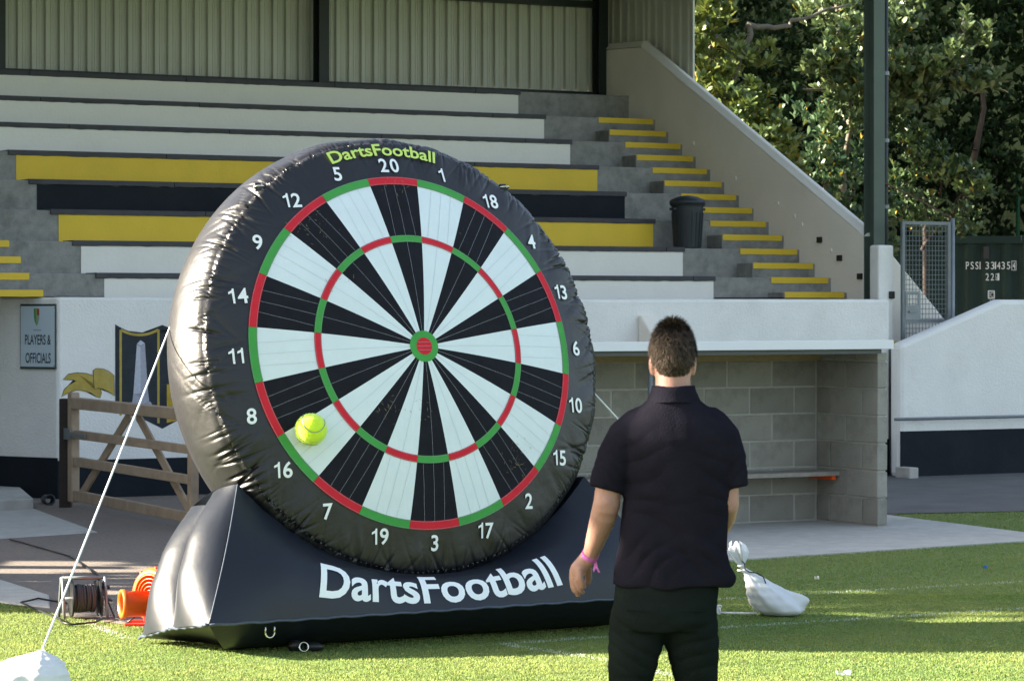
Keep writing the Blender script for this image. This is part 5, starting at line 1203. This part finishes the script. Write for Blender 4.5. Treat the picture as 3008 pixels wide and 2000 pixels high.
def tree(name, label, base, trunk_pts, trunk_r, limbs, sprays, seed, L0=.135, singles=0, dark=(.028, .055, .018), light=(.11, .165, .035), group='trees behind the terrace', bark='bark', yellow=.02, leafm='leaf'):
    g = np.random.default_rng(seed); t = thing(name, label, 'tree', base, group)
    tk_ = obj('trunk', MB().tube(trunk_pts, trunk_r, 10), M[bark], t, smooth=True)
    for pts, r0 in limbs:
        P = []
        for i in range(len(pts) - 1):
            for k in range(4): P.append(Vector(pts[i]).lerp(Vector(pts[i + 1]), k / 4) + Vector((g.normal(0, .03), g.normal(0, .03), g.normal(0, .03))))
        P.append(Vector(pts[-1])); obj('branch', MB().tube(P, [r0 * (1 - .75 * i / len(P)) for i in range(len(P))], 7), M[bark], t, smooth=True)
    fr_, sc = leaf_frames(g, sprays, L0)
    ordr = np.argsort([p[1] + 0 * p[0] for _, p in fr_]) if singles else np.arange(len(fr_))
    pick = set(ordr[:singles].tolist()) if singles else set()
    bl_ = Vector(base)
    for i in pick:
        M3, p = fr_[i]; o = bpy.data.objects.new('leaf', leaf_me); COL.objects.link(o); o.parent = t
        o.matrix_local = Matrix.Translation(Vector(p) - bl_) @ Matrix(M3.tolist()).to_4x4() @ Matrix.Scale(float(sc[i]), 4)
    rest = [i for i in range(len(fr_)) if i not in pick]
    Ms = np.stack([fr_[i][0] for i in rest]); Ps = np.stack([fr_[i][1] for i in rest]); ss = sc[rest]
    V = np.einsum('nij,kj->nki', Ms, LP) * ss[:, None, None] + Ps[:, None, :]
    F = (np.arange(len(rest))[:, None, None] * len(LP) + LF[None]).reshape(-1, 3)
    tt = np.clip(g.normal(.4, .28, len(rest)), 0, 1)[:, None]; col = np.array(dark) * (1 - tt) + np.array(light) * tt
    col = np.where((g.random(len(rest)) < yellow)[:, None], np.array([.30, .22, .03]), col)
    fast_obj('foliage', V.reshape(-1, 3), F, M[leafm], t, col=np.repeat(col[:, None, :], len(LP), 1).reshape(-1, 3), kind='stuff', smooth=True)
    return t
def at(x, y, Y): return ((x - 1179) / 7000 * Y, Y, EYE - (y - 705) * Y / 7000)
Y1 = 41.5
sp1 = [(at(x, y, Y1 + dy), (rx_, .7, rz_), int(n * 2.1)) for x, y, dy, rx_, rz_, n in ((1625, 190, 0, .42, .36, 50), (1700, 250, -.3, .5, .42, 70), (1655, 330, 0, .45, .3, 45), (1760, 320, -.4, .5, .32, 60), (1800, 400, .0, .35, .25, 36), (1600, 90, .4, .35, .35, 40), (1720, 130, .5, .4, .25, 30), (1570, 300, .3, .4, .5, 40), (1630, 20, .2, .4, .4, 40), (1540, 120, 0, .4, .6, 50), (1560, -80, 0, .8, .5, 60), (1745, 410, .2, .3, .18, 25))]
b1 = (2.3, 42.6, 0)
tree('laurel_tree', 'sunlit laurel tree with glossy leaves coloured paler and yellower for the sun rising behind the raking end wall', b1, [(2.3, 42.6, 0), (2.4, 42.5, 2.5), (2.7, 42.3, 4.6), (2.9, 42.2, 6.5)], [.10, .09, .07, .04],
     [([(2.4, 42.5, 2.8), at(1700, 420, 41.6), at(1760, 330, Y1)], .05), ([(2.6, 42.4, 4.0), at(1640, 250, 41.8), at(1700, 240, Y1)], .05), ([at(1725, 60, 41.9), at(1716, 110, 41.9), at(1690, 180, 41.9), at(1665, 250, 41.8)], .045), ([at(1715, 60, 41.9), at(1790, 64, 41.9), at(1850, 45, 42.0), at(1960, 10, 42.2)], .045)], sp1, 21, .165, 260, dark=(.06, .10, .022), light=(.23, .26, .05), yellow=.03)  # leaf colours raised and yellowed to carry the sunlight
Y2 = 42.5
sp2 = [(at(x, y, Y2 + dy), (rx_, .6, rz_), int(n * 2.1)) for x, y, dy, rx_, rz_, n in ((1900, 150, 0, .36, .22, 40), (1950, 205, .2, .42, .26, 45), (2010, 180, .3, .35, .3, 30), (2080, 160, 0, .40, .26, 45), (2150, 150, -.2, .36, .22, 36), (2060, 60, .3, .35, .4, 30), (2225, 65, .2, .16, .28, 14), (2190, 130, 0, .3, .2, 22), (2255, 90, .0, .2, .2, 12), (2280, 185, 0, .22, .12, 14), (2235, 195, .1, .28, .14, 18), (2110, 210, .2, .36, .16, 26), (1905, 20, .6, .5, .3, 36), (2160, 258, 0, .14, .12, 7), (2080, 20, .5, .4, .3, 26), (1960, 90, -.2, .4, .3, 30), (1950, 270, .2, .4, .25, 24), (2060, 230, .3, .3, .25, 18))]
tree('laurel_tree', 'laurel tree whose leafy grey branches reach out behind the green steel post', (5.0, 44.2, 0), [(5.0, 45.2, 0), (4.9, 45.0, 2.5), (4.8, 44.4, 5.0), (4.7, 44.2, 7.0)], [.09, .08, .06, .03],
     [([(4.85, 43.8, 4.0), at(1960, 210, 43.0), at(1850, 206, Y2), ], .045), ([(4.85, 43.7, 4.4), at(2030, 210, 43), at(2100, 190, Y2), at(2200, 160, Y2), at(2260, 90, Y2)], .045), ([at(2200, 165, Y2), at(2240, 205, Y2), at(2300, 188, Y2)], .02), ([at(2180, 150, Y2), at(2205, 90, Y2), at(2222, 30, Y2)], .02), ([(4.75, 43.5, 5.6), at(2060, 60, 43.2)], .04), ([(4.8, 43.6, 5.2), at(1930, 60, 43.2), at(1880, 20, 43)], .04)], sp2, 22, .165, 240, dark=(.05, .085, .03), light=(.15, .195, .07))
Y3 = 43.3
sp3 = [(at(x, y, Y3 + dy), (rx_, .6, rz_), int(n * 2.1)) for x, y, dy, rx_, rz_, n in ((2090, 310, 0, .3, .22, 24), (2130, 360, 0, .36, .2, 40), (2190, 400, -.1, .40, .22, 44), (2245, 430, 0, .25, .22, 24), (2080, 420, .3, .3, .3, 20), (2110, 480, .3, .4, .3, 22), (2190, 510, .5, .5, .25, 26), (2060, 270, .2, .2, .25, 14))]
tree('laurel_bush', 'bushy green laurel with drooping sprays above the mesh gate', (5.9, 44.4, 0), [(6.1, 44.9, 0), (6.1, 44.8, 1.8), (6.0, 44.3, 3.4)], [.05, .045, .03],
     [([(6.0, 44.1, 2.8), at(2170, 420, 43.5), at(2110, 340, Y3)], .03), ([(6.0, 44.2, 2.6), at(2200, 470, 43.6), at(2240, 430, Y3)], .03)], sp3, 23, .145, 200, dark=(.035, .07, .025), light=(.085, .135, .045), bark='brown_bark')
Y4 = 43.0
sp4 = [(at(x, y, Y4 + dy), (rx_, .7, rz_), int(n * 2.1)) for x, y, dy, rx_, rz_, n in ((1850, 420, 0, .35, .3, 34), (1900, 370, -.3, .35, .35, 34), (1925, 290, -.4, .3, .35, 26), (1920, 130, -.2, .3, .3, 22), (1900, 470, 0, .4, .3, 28), (1960, 400, 0, .35, .35, 26), (1960, 500, .2, .4, .3, 28), (1850, 500, .3, .4, .3, 24), (1780, 480, .5, .5, .3, 24), (1970, 300, .3, .3, .3, 14), (2030, 460, .3, .3, .4, 20), (1830, 260, 1.0, .4, .4, 10), (1860, 560, .3, .6, .4, 30), (1980, 570, .3, .6, .3, 30))]
tree('laurel_bush', 'green laurel with leaf colour darkened for shade just left of the green steel post', (4.3, 44.0, 0), [(4.3, 44, 0), (4.4, 43.8, 2.0), (4.5, 43.5, 3.6)], [.08, .07, .04],
     [([(4.35, 43.9, 1.6), at(1850, 500, 43.2), at(1850, 420, Y4)], .025), ([(4.45, 43.6, 2.8), at(1960, 450, 43.2), at(1960, 400, Y4)], .025)], sp4, 24, .145, 160, dark=(.03, .07, .03), light=(.075, .13, .055))  # leaf colours kept low to carry the shade
tb_ = obj('tree_trunk', MB().tube([at(2218, 500, 47), at(2235, 400, 47), at(2250, 330, 47), at(2266, 250, 47), at(2255, 150, 47)], [.07, .06, .05, .04, .03], 8).tube([at(2215, 545, 47), at(2222, 480, 47), at(2248, 380, 47)], [.05, .045, .03], 7), M['brown_bark'], smooth=True)
tag(tb_, 'bare leaning brown trunks in the dark gap right of the green post', 'tree')
# the wood behind: evergreens with leaf colours darkened for deep shade, one object per tree
def mass(name, label, x, y, w, h, z0, n, seed, dark, light, L0=.16, grp='dark wood behind the laurels', dp=1.0):
    g = np.random.default_rng(seed); sp = []
    for k in range(n // 40):
        sp.append(((x + g.uniform(-w, w), y + g.uniform(-dp, dp), z0 + (h - z0) * g.random()), (.8, .7, .6), 40))
    y = y + (dp if L0 < .2 else 0)
    return tree(name, label, (x, y, 0), [(x, y, 0), (x + .1, y, h * .5), (x + .2, y, h * .9)], [.12, .1, .04], [([(x, y, h * .3), (x - w * .6, y - .5, h * .6)], .06), ([(x + .1, y, h * .4), (x + w * .6, y - .5, h * .7)], .06)], sp, seed, L0, 0, dark, light, grp, 'brown_bark', .004, 'leaf_dark')
mass('evergreen_tree', 'dark evergreen tree behind the sunlit laurel', 2.6, 47.5, 2.2, 7.6, .4, 3600, 31, (.011, .023, .010), (.034, .055, .020))
mass('evergreen_tree', 'dark evergreen tree behind the steel post and its branches', 5.6, 48.5, 2.0, 7.6, .4, 3600, 32, (.011, .023, .010), (.034, .055, .020))
mass('evergreen_tree', 'darkest evergreen tree in the top right corner', 8.8, 48.6, 2.0, 7.6, .4, 3600, 33, (.011, .023, .010), (.034, .055, .020))
mass('evergreen_tree', 'unseen evergreen tree added behind the grandstand to shade the wood', -3.5, 49.5, 2.6, 9.5, 1.0, 1600, 34, (.011, .023, .010), (.034, .055, .020), .22)  # hidden tree added to shade the wood behind the laurels
struct('wooded_bank', MB().grid(lambda u, v: (-40 + 100 * u, 53 + 14 * v + 2 * math.sin(u * 17), 13 * v ** .55 + .6 * math.sin(u * 39 + v * 5) * v - .05), 60, 8), M['earth'], smooth=True)
# unseen trees, building and fence, added out of frame to shade the scene
def shade_tree(x, y, h, z0, w, n, seed, lab):
    mass('shading_tree', lab, x, y, w, h, z0, n, seed, (.04, .07, .02), (.09, .13, .035), .30, 'unseen trees added for shade', w)
shade_tree(-10.5, 10.4, 8.6, 0.8, 2.0, 3200, 41, 'unseen tall tree added left of the pitch to shade the man')  # added out of frame to keep the man in shade
shade_tree(-8.5, 47.6, 12.5, 1.5, 1.9, 1800, 43, 'unseen tall tree added behind the left end of the terrace to shade the wood')  # added behind the stand to shade the bank and back trees
shade_tree(-9.0, 52.5, 13.5, 1.5, 2.4, 2000, 44, 'unseen taller tree added furthest behind the terrace to shade the wood')
shade_tree(-10.5, 6.5, 8.6, 1.2, 2.3, 900, 42, 'unseen tall tree added left of the pitch on the camera side for shade')
ch = thing('shade_building', 'unseen two storey rendered building added left of the yard to shade it', 'building', (-14, 28, 0))  # unseen building added to shade the yard and dugout
obj('shade_building_wall', MB().box((-19, 22.5, 0), (-9.2, 37, 7.6)), M['brick'], ch)
obj('shade_building_roof', MB().prism([(-19.4, 7.61), (-14.1, 10.2), (-8.8, 7.61)], lambda a, b: (a, 22.2, b), lambda a, b: (a, 37.4, b)), M['cap'], ch)
for y in (24.5, 27.5, 30.5, 33.5):
    for z in (1.0, 4.6):
        w_ = obj('window', MB().box((-9.21, y, z), (-9.14, y + 1.5, z + 1.5)), M['white_metal'], ch); obj('pane', MB().box((-9.15, y + .08, z + .08), (-9.12, y + 1.42, z + 1.42)), M['glass'], w_)

bfn = thing('shade_fence', 'unseen boarded timber fence added left of the yard, gaps letting sun streaks through', 'fence', (-8.2, 20.8, 0))  # unseen fence added to streak the yard with sun
y_ = 18.30
while y_ < 23.1:
    gap = any(a < y_ + .06 < b for a, b in ((20.3, 20.5), (20.9, 21.3), (21.6, 22.5)))  # gaps placed where sun streaks should land on the yard
    if not gap: obj('fence_board', MB().box((-8.22, y_, .02), (-8.195, y_ + .118, 2.02 + rng.uniform(-.03, .03))), M['dark_wood'], bfn)
    y_ += .12
for z in (.4, 1.65): obj('fence_rail', MB().box((-8.29, 18.42, z), (-8.225, 23.1, z + .05)), M['dark_wood'], bfn)
mass('shading_tree', 'unseen leafy tree added above the boarded fence to shade the yard', -9.3, 20.52, .8, 8.0, 2.75, 5600, 45, (.04, .07, .02), (.09, .13, .035), .26, 'unseen trees added for shade', 1.85)  # unseen crown added to shade the grass past the fence
